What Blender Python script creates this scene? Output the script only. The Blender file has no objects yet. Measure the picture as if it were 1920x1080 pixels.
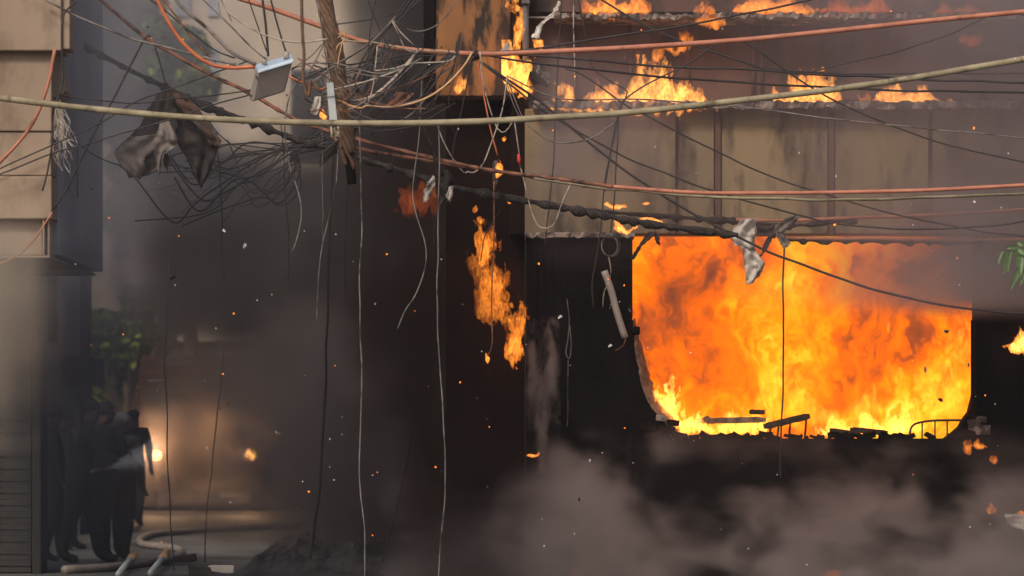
import bpy, bmesh, math, random
import numpy as np
from mathutils import Vector, Matrix
R = math.radians
random.seed(7)
S = bpy.context.scene
COL = S.collection

# ------------------------------------------------------------------ camera, sky, sun, exposure
F, CX, HY, CZ = 7200.0, 960.0, 823.0, 1.35          # 135 mm lens, horizon row, eye height
def at(px, py, Y):
    return Vector(((px - CX) * Y / F, Y, CZ - (py - HY) * Y / F))
def m_(px, Y):
    return px * Y / F
cd = bpy.data.cameras.new('camera'); cam = bpy.data.objects.new('camera', cd); COL.objects.link(cam)
cam.location = (0, 0, CZ); cam.rotation_euler = (R(90), 0, 0)
cd.sensor_width = 36; cd.lens = 135; cd.shift_y = (HY - 540) / 1920
cd.clip_end = 1000; cd.clip_start = 0.5
cd.dof.use_dof = True; cd.dof.focus_distance = 34.0; cd.dof.aperture_fstop = 2.8
S.camera = cam
W = bpy.data.worlds.new('World'); S.world = W; W.use_nodes = True
wn = W.node_tree; bg = wn.nodes['Background']
sky = wn.nodes.new('ShaderNodeTexSky'); sky.sky_type = 'NISHITA'; sky.sun_disc = False
SUN_EL, SUN_AZ = 40, 203
sky.sun_elevation = R(SUN_EL); sky.sun_rotation = R(SUN_AZ); sky.dust_density = 6.0; sky.air_density = 1.0
wn.links.new(sky.outputs[0], bg.inputs[0]); bg.inputs[1].default_value = 0.10
sl = bpy.data.lights.new('sun', 'SUN'); so = bpy.data.objects.new('sun', sl); COL.objects.link(so)
sl.energy = 2.0; sl.angle = R(12); sl.color = (1.0, 0.90, 0.78)
# sun_rotation is clockwise from +Y seen from above
sd = Vector((math.sin(R(SUN_AZ)) * math.cos(R(SUN_EL)), math.cos(R(SUN_AZ)) * math.cos(R(SUN_EL)), math.sin(R(SUN_EL))))
so.rotation_euler = sd.to_track_quat('Z', 'Y').to_euler()
S.view_settings.view_transform = 'Standard'; S.view_settings.look = 'None'
S.view_settings.exposure = 0.0; S.view_settings.gamma = 1.0; S.view_settings.use_curve_mapping = False
S.cycles.volume_bounces = 1; S.cycles.max_bounces = 6; S.cycles.diffuse_bounces = 3
S.cycles.transparent_max_bounces = 24; S.cycles.volume_max_steps = 160; S.cycles.volume_step_rate = 2.2
S.cycles.use_adaptive_sampling = True; S.cycles.adaptive_threshold = 0.025
S.cycles.use_denoising = True

# ------------------------------------------------------------------ helpers
def tag(o, label=None, cat=None, group=None, kind=None):
    if label: o['label'] = label
    if cat: o['category'] = cat
    if group: o['group'] = group
    if kind: o['kind'] = kind
    return o
def empty(name, loc=(0, 0, 0), rz=0):
    o = bpy.data.objects.new(name, None); COL.objects.link(o); o.location = loc; o.rotation_euler.z = rz
    o.empty_display_size = 0.1
    return o
def mesh_obj(name, V, Fc, m, parent=None, smooth=False):
    me = bpy.data.meshes.new(name); me.from_pydata([tuple(v) for v in V], [], Fc); me.update()
    if smooth: me.shade_smooth()
    if m: me.materials.append(m)
    o = bpy.data.objects.new(name, me); COL.objects.link(o)
    if parent:
        o.parent = parent
        o.matrix_parent_inverse = Matrix.Translation(-Vector(parent.location)) if parent.rotation_euler.z == 0 else Matrix()
    return o
class MB:
    def __init__(s): s.v, s.f = [], []
    def add(s, V, Fc):
        b = len(s.v); s.v += [Vector(v) for v in V]; s.f += [tuple(i + b for i in f) for f in Fc]; return s
    def box(s, x0, x1, y0, y1, z0, z1, rot=None, jit=0):
        V = [Vector((x, y, z)) for x in (x0, x1) for y in (y0, y1) for z in (z0, z1)]
        if jit: V = [v + Vector((random.uniform(-jit, jit), random.uniform(-jit, jit), random.uniform(-jit, jit))) for v in V]
        if rot:
            c = Vector(((x0 + x1) / 2, (y0 + y1) / 2, (z0 + z1) / 2))
            V = [rot @ (v - c) + c for v in V]
        return s.add(V, [(0, 1, 3, 2), (4, 6, 7, 5), (0, 4, 5, 1), (2, 3, 7, 6), (0, 2, 6, 4), (1, 5, 7, 3)])
    def tube(s, P, r, n=8, cap=True):
        P = [Vector(p) for p in P]; N = len(P)
        rs = r if isinstance(r, (list, tuple, np.ndarray)) else [r] * N
        b = len(s.v); up = Vector((0.13, 1, 0.21)).normalized(); 
        for i, p in enumerate(P):
            t = (P[min(i + 1, N - 1)] - P[max(i - 1, 0)])
            t = t.normalized() if t.length > 1e-9 else Vector((0, 0, 1))
            u = t.cross(up)
            if u.length < 1e-4: u = t.cross(Vector((1, 0, 0)))
            u.normalize(); w = u.cross(t)
            for k in range(n):
                a = 2 * math.pi * k / n
                s.v.append(p + (u * math.cos(a) + w * math.sin(a)) * rs[i])
        for i in range(N - 1):
            for k in range(n):
                k2 = (k + 1) % n
                s.f.append((b + i * n + k, b + i * n + k2, b + (i + 1) * n + k2, b + (i + 1) * n + k))
        if cap:
            s.f.append(tuple(b + k for k in range(n))[::-1]); s.f.append(tuple(b + (N - 1) * n + k for k in range(n)))
        return s
    def build(s, name, m, parent=None, smooth=False): return mesh_obj(name, s.v, s.f, m, parent, smooth)
def spline(P, step=0.03):
    """Catmull-Rom through points"""
    P = [Vector(p) for p in P]
    if len(P) == 2: P = [P[0], (P[0] + P[1]) / 2, P[1]]
    Q = [2 * P[0] - P[1]] + P + [2 * P[-1] - P[-2]]
    out = []
    for i in range(1, len(Q) - 2):
        a, b, c, d = Q[i - 1:i + 3]
        n = max(2, int((c - b).length / step))
        for k in range(n):
            t = k / n
            out.append(0.5 * ((2 * b) + (c - a) * t + (2 * a - 5 * b + 4 * c - d) * t * t + (3 * b - a - 3 * c + d) * t ** 3))
    out.append(P[-1]); return out
def bevel(o, w=0.01, seg=2):
    b = o.modifiers.new('bevel', 'BEVEL'); b.width = w; b.segments = seg; b.limit_method = 'ANGLE'; return o

# ---- numpy noise
def lattice(shape, cells, rng):
    """value noise of `shape` with `cells` lattice cells per axis"""
    L = rng.random(tuple(int(math.ceil(c)) + 2 for c in cells)).astype(np.float32)
    for ax in range(len(shape)):
        t = np.linspace(0, cells[ax], shape[ax]).astype(np.float32); i = np.floor(t).astype(int); f = t - i; f = f * f * (3 - 2 * f)
        sh = [1] * L.ndim; sh[ax] = -1; f = f.reshape(sh)
        L = np.take(L, i, ax) * (1 - f) + np.take(L, i + 1, ax) * f
    return L
def fbm(shape, cells, octv, seed, gain=0.5):
    rng = np.random.default_rng(seed); out = np.zeros(shape, np.float32); a, tot = 1.0, 0
    for k in range(octv):
        out += a * lattice(shape, [c * 2 ** k for c in cells], rng); tot += a; a *= gain
    return out / tot
def sample3(A, x, y, z):
    """trilinear sample, coordinates in index units"""
    n = A.shape
    x = np.clip(x, 0, n[0] - 1.001); y = np.clip(y, 0, n[1] - 1.001); z = np.clip(z, 0, n[2] - 1.001)
    i, j, k = x.astype(int), y.astype(int), z.astype(int); u, v, w = x - i, y - j, z - k
    r = 0
    for a in (0, 1):
        for b in (0, 1):
            for c in (0, 1):
                r = r + A[i + a, j + b, k + c] * (u if a else 1 - u) * (v if b else 1 - v) * (w if c else 1 - w)
    return r
def sstep(a, b, x):
    t = np.clip((x - a) / (b - a), 0, 1); return t * t * (3 - 2 * t)
def interp2(M, u, v):
    """bilinear sample of control map M[row][col]; u across 0..1, v down 0..1"""
    M = np.array(M, np.float32); h, w = M.shape
    x = np.clip(u, 0, 1) * (w - 1); y = np.clip(v, 0, 1) * (h - 1)
    i = np.minimum(x.astype(int), w - 2); j = np.minimum(y.astype(int), h - 2); a = x - i; b = y - j
    a = a * a * (3 - 2 * a); b = b * b * (3 - 2 * b)
    return (M[j, i] * (1 - a) + M[j, i + 1] * a) * (1 - b) + (M[j + 1, i] * (1 - a) + M[j + 1, i + 1] * a) * b

# ---- voxel volumes: the density of each voxel rides on a vertex, Volume Cube turns it into a fog grid
def volume(name, D, lo, hi, m, label, cat='smoke'):
    nx, ny, nz = D.shape
    me = bpy.data.meshes.new(name); N = D.size; me.vertices.add(N)
    xs = np.linspace(lo[0], hi[0], nx); ys = np.linspace(lo[1], hi[1], ny); zs = np.linspace(lo[2], hi[2], nz)
    Z, Y, X = np.meshgrid(zs, ys, xs, indexing='ij')
    me.vertices.foreach_set('co', np.stack([X.ravel(), Y.ravel(), Z.ravel()], 1).astype(np.float32).ravel())
    a = me.attributes.new('d', 'FLOAT', 'POINT')
    a.data.foreach_set('value', np.ascontiguousarray(D.transpose(2, 1, 0)).astype(np.float32).ravel())
    me.materials.append(m)
    o = bpy.data.objects.new(name, me); COL.objects.link(o)
    g = bpy.data.node_groups.new(name + '_grid', 'GeometryNodeTree')
    g.interface.new_socket('Geometry', in_out='INPUT', socket_type='NodeSocketGeometry')
    g.interface.new_socket('Geometry', in_out='OUTPUT', socket_type='NodeSocketGeometry')
    nd, lk = g.nodes, g.links
    gi, go = nd.new('NodeGroupInput'), nd.new('NodeGroupOutput')
    pos = nd.new('GeometryNodeInputPosition'); sep = nd.new('ShaderNodeSeparateXYZ'); lk.new(pos.outputs[0], sep.inputs[0])
    def idx(sock, l, h, n):
        mr = nd.new('ShaderNodeMapRange'); mr.inputs[1].default_value = l; mr.inputs[2].default_value = h
        mr.inputs[3].default_value = 0; mr.inputs[4].default_value = n - 1; lk.new(sock, mr.inputs[0])
        r = nd.new('ShaderNodeMath'); r.operation = 'ROUND'; lk.new(mr.outputs[0], r.inputs[0]); return r.outputs[0]
    ix, iy, iz = (idx(sep.outputs[k], lo[k], hi[k], D.shape[k]) for k in range(3))
    def mad(a_, b_, c_):
        q = nd.new('ShaderNodeMath'); q.operation = 'MULTIPLY_ADD'
        lk.new(a_, q.inputs[0]); q.inputs[1].default_value = b_; lk.new(c_, q.inputs[2]); return q.outputs[0]
    lin = mad(mad(iz, ny, iy), nx, ix)
    fi = nd.new('FunctionNodeFloatToInt'); fi.rounding_mode = 'ROUND'; lk.new(lin, fi.inputs[0])
    na = nd.new('GeometryNodeInputNamedAttribute'); na.data_type = 'FLOAT'; na.inputs['Name'].default_value = 'd'
    si = nd.new('GeometryNodeSampleIndex'); si.data_type = 'FLOAT'; si.domain = 'POINT'
    lk.new(gi.outputs[0], si.inputs['Geometry']); lk.new(na.outputs['Attribute'], si.inputs['Value']); lk.new(fi.outputs[0], si.inputs['Index'])
    vc = nd.new('GeometryNodeVolumeCube'); lk.new(si.outputs[0], vc.inputs['Density'])
    vc.inputs['Min'].default_value = lo; vc.inputs['Max'].default_value = hi
    vc.inputs['Resolution X'].default_value = nx; vc.inputs['Resolution Y'].default_value = ny; vc.inputs['Resolution Z'].default_value = nz
    sm = nd.new('GeometryNodeSetMaterial'); sm.inputs['Material'].default_value = m
    lk.new(vc.outputs[0], sm.inputs[0]); lk.new(sm.outputs[0], go.inputs[0])
    md = o.modifiers.new('grid', 'NODES'); md.node_group = g
    return tag(o, label, cat, kind='stuff')
def surface_nets(Fd, lo, h):
    """closed quad mesh round Fd > 0; Fd is padded so that it closes"""
    Fd = np.pad(Fd, 1, constant_values=-1.0); n = np.array(Fd.shape)
    lo = np.array(lo) - np.array(h)
    ins = Fd > 0
    c = [ins[a:n[0] - 1 + a, b:n[1] - 1 + b, d:n[2] - 1 + d] for a in (0, 1) for b in (0, 1) for d in (0, 1)]
    s = sum(x.astype(np.int8) for x in c); act = (s > 0) & (s < 8)
    ids = -np.ones(act.shape, np.int64); I = np.argwhere(act); ids[act] = np.arange(len(I))
    P = np.zeros((len(I), 3)); cnt = np.zeros(len(I))
    cor = [(a, b, d) for a in (0, 1) for b in (0, 1) for d in (0, 1)]
    for p in range(8):
        for q in range(p + 1, 8):
            if sum(abs(cor[p][k] - cor[q][k]) for k in range(3)) != 1: continue
            A, B = np.array(cor[p]), np.array(cor[q])
            fa = Fd[tuple((I + A).T)]; fb = Fd[tuple((I + B).T)]; m = (fa > 0) != (fb > 0)
            t = np.where(m, fa / np.where(fa == fb, 1, fa - fb), 0)
            P += np.where(m[:, None], A + t[:, None] * (B - A), 0); cnt += m
    V = lo + (I + P / cnt[:, None]) * np.array(h)
    Q = []
    for ax in range(3):
        b, d = (ax + 1) % 3, (ax + 2) % 3
        sl0 = [slice(None)] * 3; sl1 = [slice(None)] * 3; sl0[ax] = slice(0, -1); sl1[ax] = slice(1, None)
        x = ins[tuple(sl0)] != ins[tuple(sl1)]; E = np.argwhere(x); up = ins[tuple(sl0)][x]
        eb = np.zeros(3, int); eb[b] = 1; ed = np.zeros(3, int); ed[d] = 1
        ok = (E[:, b] > 0) & (E[:, d] > 0) & (E[:, b] < n[b] - 1) & (E[:, d] < n[d] - 1); E, up = E[ok], up[ok]
        q = np.stack([ids[tuple((E - o).T)] for o in (eb + ed, ed, 0 * eb, eb)], 1)
        Q.append(np.where(up[:, None], q, q[:, ::-1]))
    return V, np.concatenate(Q)
def np_mesh(name, V, Q, m, parent=None, smooth=True):
    me = bpy.data.meshes.new(name); me.vertices.add(len(V)); me.vertices.foreach_set('co', np.asarray(V, np.float32).ravel())
    k = Q.shape[1]; me.loops.add(Q.size); me.loops.foreach_set('vertex_index', Q.astype(np.int32).ravel())
    me.polygons.add(len(Q)); me.polygons.foreach_set('loop_start', np.arange(0, Q.size, k, dtype=np.int32))
    me.update(calc_edges=True); me.validate()
    if smooth: me.shade_smooth()
    me.materials.append(m); o = bpy.data.objects.new(name, me); COL.objects.link(o)
    if parent:
        o.parent = parent; o.matrix_parent_inverse = Matrix.Translation(-Vector(parent.location))
    return o

# ------------------------------------------------------------------ materials
def mat(name, c1, c2=None, rough=0.8, scale=3.0, detail=6, bump=0.3, bscale=None, metal=0, stretch=(1, 1, 1), lo=0.35, hi=0.65, c3=None, s3=1.0, spec=0.3, lo3=0.5, hi3=0.62):
    m = bpy.data.materials.new(name); m.use_nodes = True; n, l = m.node_tree.nodes, m.node_tree.links
    p = n['Principled BSDF']; p.inputs['Roughness'].default_value = rough; p.inputs['Metallic'].default_value = metal
    p.inputs['Specular IOR Level'].default_value = spec
    tc = n.new('ShaderNodeTexCoord'); mp = n.new('ShaderNodeMapping'); mp.inputs['Scale'].default_value = stretch
    geo = n.new('ShaderNodeNewGeometry'); l.new(geo.outputs['Position'], mp.inputs[0])
    nz = n.new('ShaderNodeTexNoise'); nz.inputs['Scale'].default_value = scale; nz.inputs['Detail'].default_value = detail
    l.new(mp.outputs[0], nz.inputs['Vector'])
    def band(src, a, b):
        r = n.new('ShaderNodeMapRange'); r.inputs[1].default_value = a; r.inputs[2].default_value = b; l.new(src, r.inputs[0]); return r.outputs[0]
    def mix(f, A, B):
        x = n.new('ShaderNodeMix'); x.data_type = 'RGBA'; l.new(f, x.inputs[0])
        for k, v in ((6, A), (7, B)):
            if isinstance(v, tuple): x.inputs[k].default_value = (*v, 1)
            else: l.new(v, x.inputs[k])
        return x.outputs[2]
    c = mix(band(nz.outputs[0], lo, hi), c1, c2 or tuple(0.75 * x for x in c1))
    if c3:
        n3 = n.new('ShaderNodeTexNoise'); n3.inputs['Scale'].default_value = s3; n3.inputs['Detail'].default_value = 8; n3.inputs['Roughness'].default_value = 0.65
        l.new(mp.outputs[0], n3.inputs['Vector']); c = mix(band(n3.outputs[0], lo3, hi3), c, c3)
    l.new(c, p.inputs['Base Color'])
    if bump:
        nb = n.new('ShaderNodeTexNoise'); nb.inputs['Scale'].default_value = bscale or scale * 6; nb.inputs['Detail'].default_value = 6
        l.new(geo.outputs['Position'], nb.inputs['Vector'])
        b = n.new('ShaderNodeBump'); b.inputs['Strength'].default_value = bump; b.inputs['Distance'].default_value = 0.02
        l.new(nb.outputs[0], b.inputs['Height']); l.new(b.outputs[0], p.inputs['Normal'])
    return m
def smoke_mat(name, col, mult, aniso=0.2):
    m = bpy.data.materials.new(name); m.use_nodes = True; n, l = m.node_tree.nodes, m.node_tree.links
    n.remove(n['Principled BSDF']); v = n.new('ShaderNodeVolumePrincipled')
    v.inputs['Color'].default_value = (*col, 1); v.inputs['Density Attribute'].default_value = ''
    v.inputs['Anisotropy'].default_value = aniso
    vi = n.new('ShaderNodeVolumeInfo'); mu = n.new('ShaderNodeMath'); mu.operation = 'MULTIPLY'; mu.inputs[1].default_value = mult
    l.new(vi.outputs['Density'], mu.inputs[0]); l.new(mu.outputs[0], v.inputs['Density'])
    l.new(v.outputs[0], n['Material Output'].inputs['Volume'])
    return m
def flame_mat(name, col, strength, skin=0.1, scale=14, contrast=1.0):
    """glowing gas: light comes out of the flame's whole depth, thin edges orange and thick cores yellow"""
    m = bpy.data.materials.new(name); m.use_nodes = True; n, l = m.node_tree.nodes, m.node_tree.links
    n.remove(n['Principled BSDF']); out = n['Material Output']
    e = n.new('ShaderNodeEmission'); e.inputs[0].default_value = (*col, 1)
    geo = n.new('ShaderNodeNewGeometry'); mp = n.new('ShaderNodeMapping'); mp.inputs['Scale'].default_value = (1, 1, 0.45)
    l.new(geo.outputs['Position'], mp.inputs[0])
    nz = n.new('ShaderNodeTexNoise'); nz.inputs['Scale'].default_value = scale; nz.inputs['Detail'].default_value = 3; nz.inputs['Distortion'].default_value = 1.8
    l.new(mp.outputs[0], nz.inputs['Vector'])
    r = n.new('ShaderNodeMapRange'); r.inputs[1].default_value = 0.42; r.inputs[2].default_value = 0.62
    r.inputs[3].default_value = strength * (1 - 0.85 * contrast); r.inputs[4].default_value = strength * 1.8; l.new(nz.outputs[0], r.inputs[0])
    hx = n.new('ShaderNodeMapRange'); hx.inputs[1].default_value = .42; hx.inputs[2].default_value = .62; l.new(nz.outputs[0], hx.inputs[0])
    cm = n.new('ShaderNodeMix'); cm.data_type = 'RGBA'; cm.inputs[6].default_value = (1, col[1] * .52, col[2] * .3, 1); cm.inputs[7].default_value = (1, col[1] * 1.25, col[2] * 1.9, 1)
    l.new(hx.outputs[0], cm.inputs[0]); l.new(cm.outputs[2], e.inputs[0])
    l.new(r.outputs[0], e.inputs[1]); l.new(e.outputs[0], out.inputs['Volume'])
    tr = n.new('ShaderNodeBsdfTransparent'); es = n.new('ShaderNodeEmission'); es.inputs[0].default_value = (1, 0.2, 0.01, 1); es.inputs[1].default_value = 1.0
    mx = n.new('ShaderNodeMixShader'); mx.inputs[0].default_value = skin
    l.new(tr.outputs[0], mx.inputs[1]); l.new(es.outputs[0], mx.inputs[2]); l.new(mx.outputs[0], out.inputs['Surface'])
    m.cycles.volume_step_rate = 0.05 if hasattr(m.cycles, 'volume_step_rate') else 1
    return m
def glow_mat(name, col, s):
    m = bpy.data.materials.new(name); m.use_nodes = True; n, l = m.node_tree.nodes, m.node_tree.links
    n.remove(n['Principled BSDF']); e = n.new('ShaderNodeEmission'); e.inputs[0].default_value = (*col, 1); e.inputs[1].default_value = s
    l.new(e.outputs[0], n['Material Output'].inputs['Surface']); return m

M = dict(
    asphalt=mat('asphalt', (.07, .066, .063), (.12, .113, .107), .75, 1.2, bump=.4, c3=(.04, .038, .035), s3=.7),
    beige=mat('beige_plaster', (.34, .255, .19), (.27, .20, .148), .9, 1.1, bump=.25, c3=(.14, .10, .072), s3=2.6, lo3=.52, hi3=.74, stretch=(1, 1, .6)),
    panel=mat('stained_panel', (.27, .195, .105), (.17, .125, .085), .8, 1.1, bump=.12, stretch=(1.6, 1, .5), c3=(.045, .034, .026), s3=2.3, lo3=.49, hi3=.66),
    rustpanel=mat('scorched_ochre', (.33, .15, .055), (.16, .07, .032), .8, 1.6, bump=.2, stretch=(1.8, 1, .5), c3=(.03, .02, .017), s3=2.6, lo3=.52, hi3=.62),
    brown=mat('scorched_wall', (.13, .072, .055), (.075, .042, .036), .9, 1.2, bump=.2, stretch=(1.5, 1, .6), c3=(.03, .02, .018), s3=1.5),
    soot=mat('soot', (.0065, .005, .0045), (.014, .0105, .0095), .95, 2.0, bump=.5, bscale=25, spec=.03),
    sootred=mat('soot_red', (.022, .011, .009), (.011, .007, .006), .95, 1.5, bump=.4, spec=.03),
    crumb=mat('crumbled_plaster', (.28, .22, .19), (.06, .045, .04), .95, 9, bump=.8, bscale=40, lo=.42, hi=.56),
    hotplaster=mat('eroded_plaster', (.34, .22, .15), (.16, .10, .07), .95, 14, bump=1.0, bscale=60),
    wood=mat('charred_wood', (.07, .045, .03), (.025, .017, .014), .9, 8, bump=.6, stretch=(1, 1, 5)),
    metal=mat('burnt_metal', (.12, .10, .09), (.05, .04, .035), .6, 9, bump=.2, metal=.6),
    greymetal=mat('grey_pipe', (.16, .15, .15), (.08, .07, .07), .6, 6, bump=.15),
    bluewall=mat('blue_grey_and_shaded_wall', (.32, .33, .37), (.22, .235, .275), .9, .8, bump=.1),
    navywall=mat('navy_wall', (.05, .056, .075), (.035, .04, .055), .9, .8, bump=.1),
    farwall=mat('far_beige_wall', (.50, .41, .32), (.40, .32, .25), .9, .35, bump=.05),
    shutter=mat('steel_shutter', (.035, .03, .026), (.02, .018, .016), .6, 4, bump=.1),
    bark=mat('bark', (.09, .065, .045), (.05, .038, .03), .95, 6, bump=.8, stretch=(3, 3, .6)),
    leaf=mat('leaf', (.055, .10, .022), (.10, .14, .03), .6, 1.5, bump=0),
    leafyellow=mat('leaf_yellow_and_sunlit', (.30, .34, .04), (.17, .23, .04), .6, 1.5, bump=0),
    mango=mat('mango_leaf', (.05, .13, .025), (.085, .19, .04), .4, 20, bump=.1, spec=.5),
    tan=mat('tan_sheath', (.34, .29, .19), (.20, .165, .105), .65, 5, bump=.2, stretch=(1, 1, 1), c3=(.10, .08, .055), s3=9, lo3=.55, hi3=.68),
    salmon=mat('salmon_sheath', (.50, .20, .13), (.36, .135, .085), .5, 6, bump=.15, c3=(.10, .05, .04), s3=8, lo3=.6, hi3=.7),
    orange=mat('orange_sheath', (.58, .17, .07), (.40, .11, .045), .5, 6, bump=.1),
    rust=mat('rusty_sheath', (.30, .12, .075), (.12, .06, .04), .7, 12, bump=.3, c3=(.03, .022, .02), s3=10),
    black=mat('black_sheath', (.020, .018, .018), (.035, .03, .03), .55, 8, bump=.1, spec=.4),
    char=mat('charred_sheath', (.022, .018, .017), (.05, .04, .036), .95, 20, bump=.9, bscale=60),
    greyw=mat('grey_sheath', (.22, .19, .175), (.12, .105, .098), .5, 9, bump=.1, c3=(.03, .026, .024), s3=6),
    whitew=mat('bare_wire', (.48, .41, .35), (.28, .22, .18), .45, 12, bump=.1, c3=(.05, .042, .038), s3=7, lo3=.54, hi3=.62),
    copper=mat('copper_and_lit_collar', (.66, .40, .20), (.5, .28, .13), .4, 12, bump=.1),
    bundle=mat('twisted_strand', (.17, .10, .062), (.09, .055, .036), .8, 14, bump=.4, c3=(.32, .22, .14), s3=16, lo3=.58, hi3=.7),
    boxside=mat('grey_plastic', (.36, .31, .28), (.31, .265, .24), .6, 5, bump=.05),
    boxlid=mat('skylit_lid_tint', (.50, .62, .74), (.46, .57, .68), .45, 5, bump=.03),  # blue skylight on the white box's lid, put into its colour
    steel=mat('galvanised', (.42, .46, .47), (.34, .37, .38), .45, 9, bump=.1),
    whitecloth=mat('white_plastic', (.66, .61, .56), (.50, .44, .39), .6, 8, bump=.2, c3=(.12, .085, .07), s3=7, lo3=.6, hi3=.68),
    burntcloth=mat('burnt_cloth', (.028, .024, .023), (.05, .04, .037), .85, 6, bump=.3, c3=(.22, .19, .175), s3=2.2, lo3=.54, hi3=.66),
    ashcloth=mat('ashen_cloth', (.26, .225, .205), (.19, .16, .145), .85, 6, bump=.3, c3=(.03, .025, .024), s3=2.8, lo3=.5, hi3=.62),
    darkcloth=mat('scorched_cloth', (.02, .018, .018), (.05, .036, .032), .8, 4, bump=.2, c3=(.30, .12, .05), s3=3.5, lo3=.62, hi3=.72),
    singed=mat('singed_cloth', (.16, .075, .045), (.06, .042, .036), .85, 5, bump=.3, c3=(.03, .025, .024), s3=4),
    uniform=mat('dark_cloth', (.008, .009, .013), (.014, .015, .02), .85, 5, bump=.2),
    trousers=mat('charcoal_cloth', (.011, .011, .012), (.018, .017, .018), .85, 5, bump=.2),
    skin=mat('skin', (.10, .055, .038), (.08, .043, .03), .55, 8, bump=.05),
    hair=mat('hair', (.012, .010, .009), (.02, .016, .014), .6, 30, bump=.3),
    palehat=mat('pale_cloth', (.10, .098, .10), (.08, .078, .08), .8, 8, bump=.1),
    truck=mat('truck_paint', (.03, .012, .011), (.02, .010, .010), .7, 3, bump=0, spec=.1),
    glass=mat('dark_glass', (.015, .017, .02), (.02, .022, .025), .12, 3, bump=0, spec=.6),
    rubber=mat('rubber', (.018, .018, .018), (.03, .03, .03), .8, 9, bump=.2),
    hose=mat('hose_canvas', (.30, .25, .21), (.2, .165, .14), .8, 12, bump=.3),
    rubble=mat('rubble', (.09, .08, .075), (.04, .035, .033), .95, 5, bump=.8),
    red=mat('red_tape', (.62, .05, .06), (.5, .04, .05), .5, 9, bump=0),
    ash=mat('white_ash', (.72, .68, .64), (.6, .56, .52), .9, 20, bump=0),
    soottag=mat('black_flake', (.02, .017, .016), (.03, .026, .025), .9, 20, bump=0),
)

# ------------------------------------------------------------------ the setting
g = mesh_obj('road', [(-300, -30, 0), (300, -30, 0), (300, 700, 0), (-300, 700, 0)], [(0, 1, 2, 3)], M['asphalt'])
tag(g, kind='structure')
def pbox(mb, x0, x1, y0, y1, Y0, Y1, jit=0):
    """box whose front face covers pixels x0..x1, y0..y1 at depth Y0"""
    a, b = at(x0, y1, Y0), at(x1, y0, Y0)
    return mb.box(a.x, b.x, Y0, Y1, a.z, b.z, jit=jit)
def piece(name, rect, Y0, Y1, m, parent, bev=0, jit=0, label=None):
    o = pbox(MB(), *rect, Y0, Y1, jit).build(name, m, parent)
    if bev: bevel(o, bev)
    if label: o['label'] = label
    return o
def ragged_ledge(name, x0, x1, y0, y1, Y0, Y1, m, parent, amp, seed):
    """a slab edge whose plaster has crumbled unevenly"""
    rng = np.random.default_rng(seed); n = int(abs(x1 - x0) / 7); a = at(x0, y1, Y0); b = at(x1, y0, Y0)
    V, Fc = [], []
    for i in range(n + 1):
        x = a.x + (b.x - a.x) * i / n; j = rng.random(4)
        V += [(x, Y0 + amp * 1.2 * j[0], a.z + amp * (j[1] - .3)), (x, Y0 + amp * 1.2 * j[2], b.z - amp * j[3]), (x, Y1, b.z), (x, Y1, a.z)]
        if i:
            k = (i - 1) * 4
            Fc += [(k + q, k + (q + 1) % 4, k + 4 + (q + 1) % 4, k + 4 + q) for q in range(4)]
    Fc += [(0, 1, 2, 3), tuple(len(V) - 4 + q for q in (3, 2, 1, 0))]
    return mesh_obj(name, V, Fc, m, parent)

# --- the burning building
YB = 36.0
bb = empty('burning_building', (1.5, YB, 0))
tag(bb, 'soot blackened ochre building front with fire pouring from its big window opening', 'building')
for i, (a, b) in enumerate(((984, 1267), (1273, 1339), (1353, 1552), (1566, 1741), (1749, 2000), (2006, 2300))):
    piece('wall_panel', (a, b, 204, 438), YB + random.uniform(0, .02), YB + .055, M['panel'], bb, bev=.008)
for a, b in ((1340, 1352), (1553, 1565)):
    piece('joint_post', (a + 1, b - 1, 204, 440), YB - .02, YB + .1, M['brown'], bb)
piece('backing_wall', (980, 2300, 200, 440), YB + .06, YB + .4, M['brown'], bb)
ragged_ledge('ledge', 1000, 2300, 186, 204, YB - .22, YB + .5, M['crumb'], bb, .03, 3)
ragged_ledge('ledge', 1040, 2300, 20, 36, YB - .1, YB + .5, M['crumb'], bb, .04, 4)
piece('recessed_wall', (992, 2300, 34, 187), YB + .45, YB + .6, M['brown'], bb)
piece('upper_wall', (992, 2300, -160, 22), YB + .2, YB + .6, M['brown'], bb)
for x in (1078, 1182, 1290, 1412, 1428): MB().tube([at(x, 184, YB + .4), at(x, 36, YB + .4)], m_(random.uniform(2.5, 5), YB), 8).build('wall_pipe', M['brown'], bb, True)
MB().tube([at(985, -60, YB - .1), at(985, 60, YB - .1), at(986, 140, YB - .1)], m_(6, YB), 12).build('drainpipe', M['greymetal'], bb, True)
pbox(MB(), 978, 993, -4, 6, YB - .16, YB - .02).build('pipe_collar', M['greymetal'], bb)
piece('ochre_panel', (816, 956, -160, 180), YB - .02, YB + .3, M['rustpanel'], bb, bev=.01)
piece('corner_post', (794, 815, -160, 186), YB - .06, YB + .3, M['soot'], bb, bev=.01)
piece('corner_post', (957, 991, -160, 440), YB + .02, YB + .3, M['sootred'], bb, bev=.01)
ragged_ledge('ledge', 812, 962, 178, 188, YB - .1, YB + .3, M['sootred'], bb, .015, 5)
piece('scorched_bay', (836, 984, 188, 1200), YB + .3, YB + .5, M['sootred'], bb)
piece('pier', (986, 1186, 446, 1200), YB + .02, YB + .3, M['soot'], bb, bev=.01)
for x in (1000, 1012, 1030): piece('pier_rib', (x, x + 7, 446, 1200), YB - .01, YB + .019, M['soot'], bb)
ragged_ledge('lintel', 984, 1190, 433, 446, YB - .06, YB + .3, M['crumb'], bb, .02, 6)
piece('lintel_patch', (1038, 1068, 436, 445), YB - .09, YB - .03, M['crumb'], bb, bev=.006)
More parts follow.
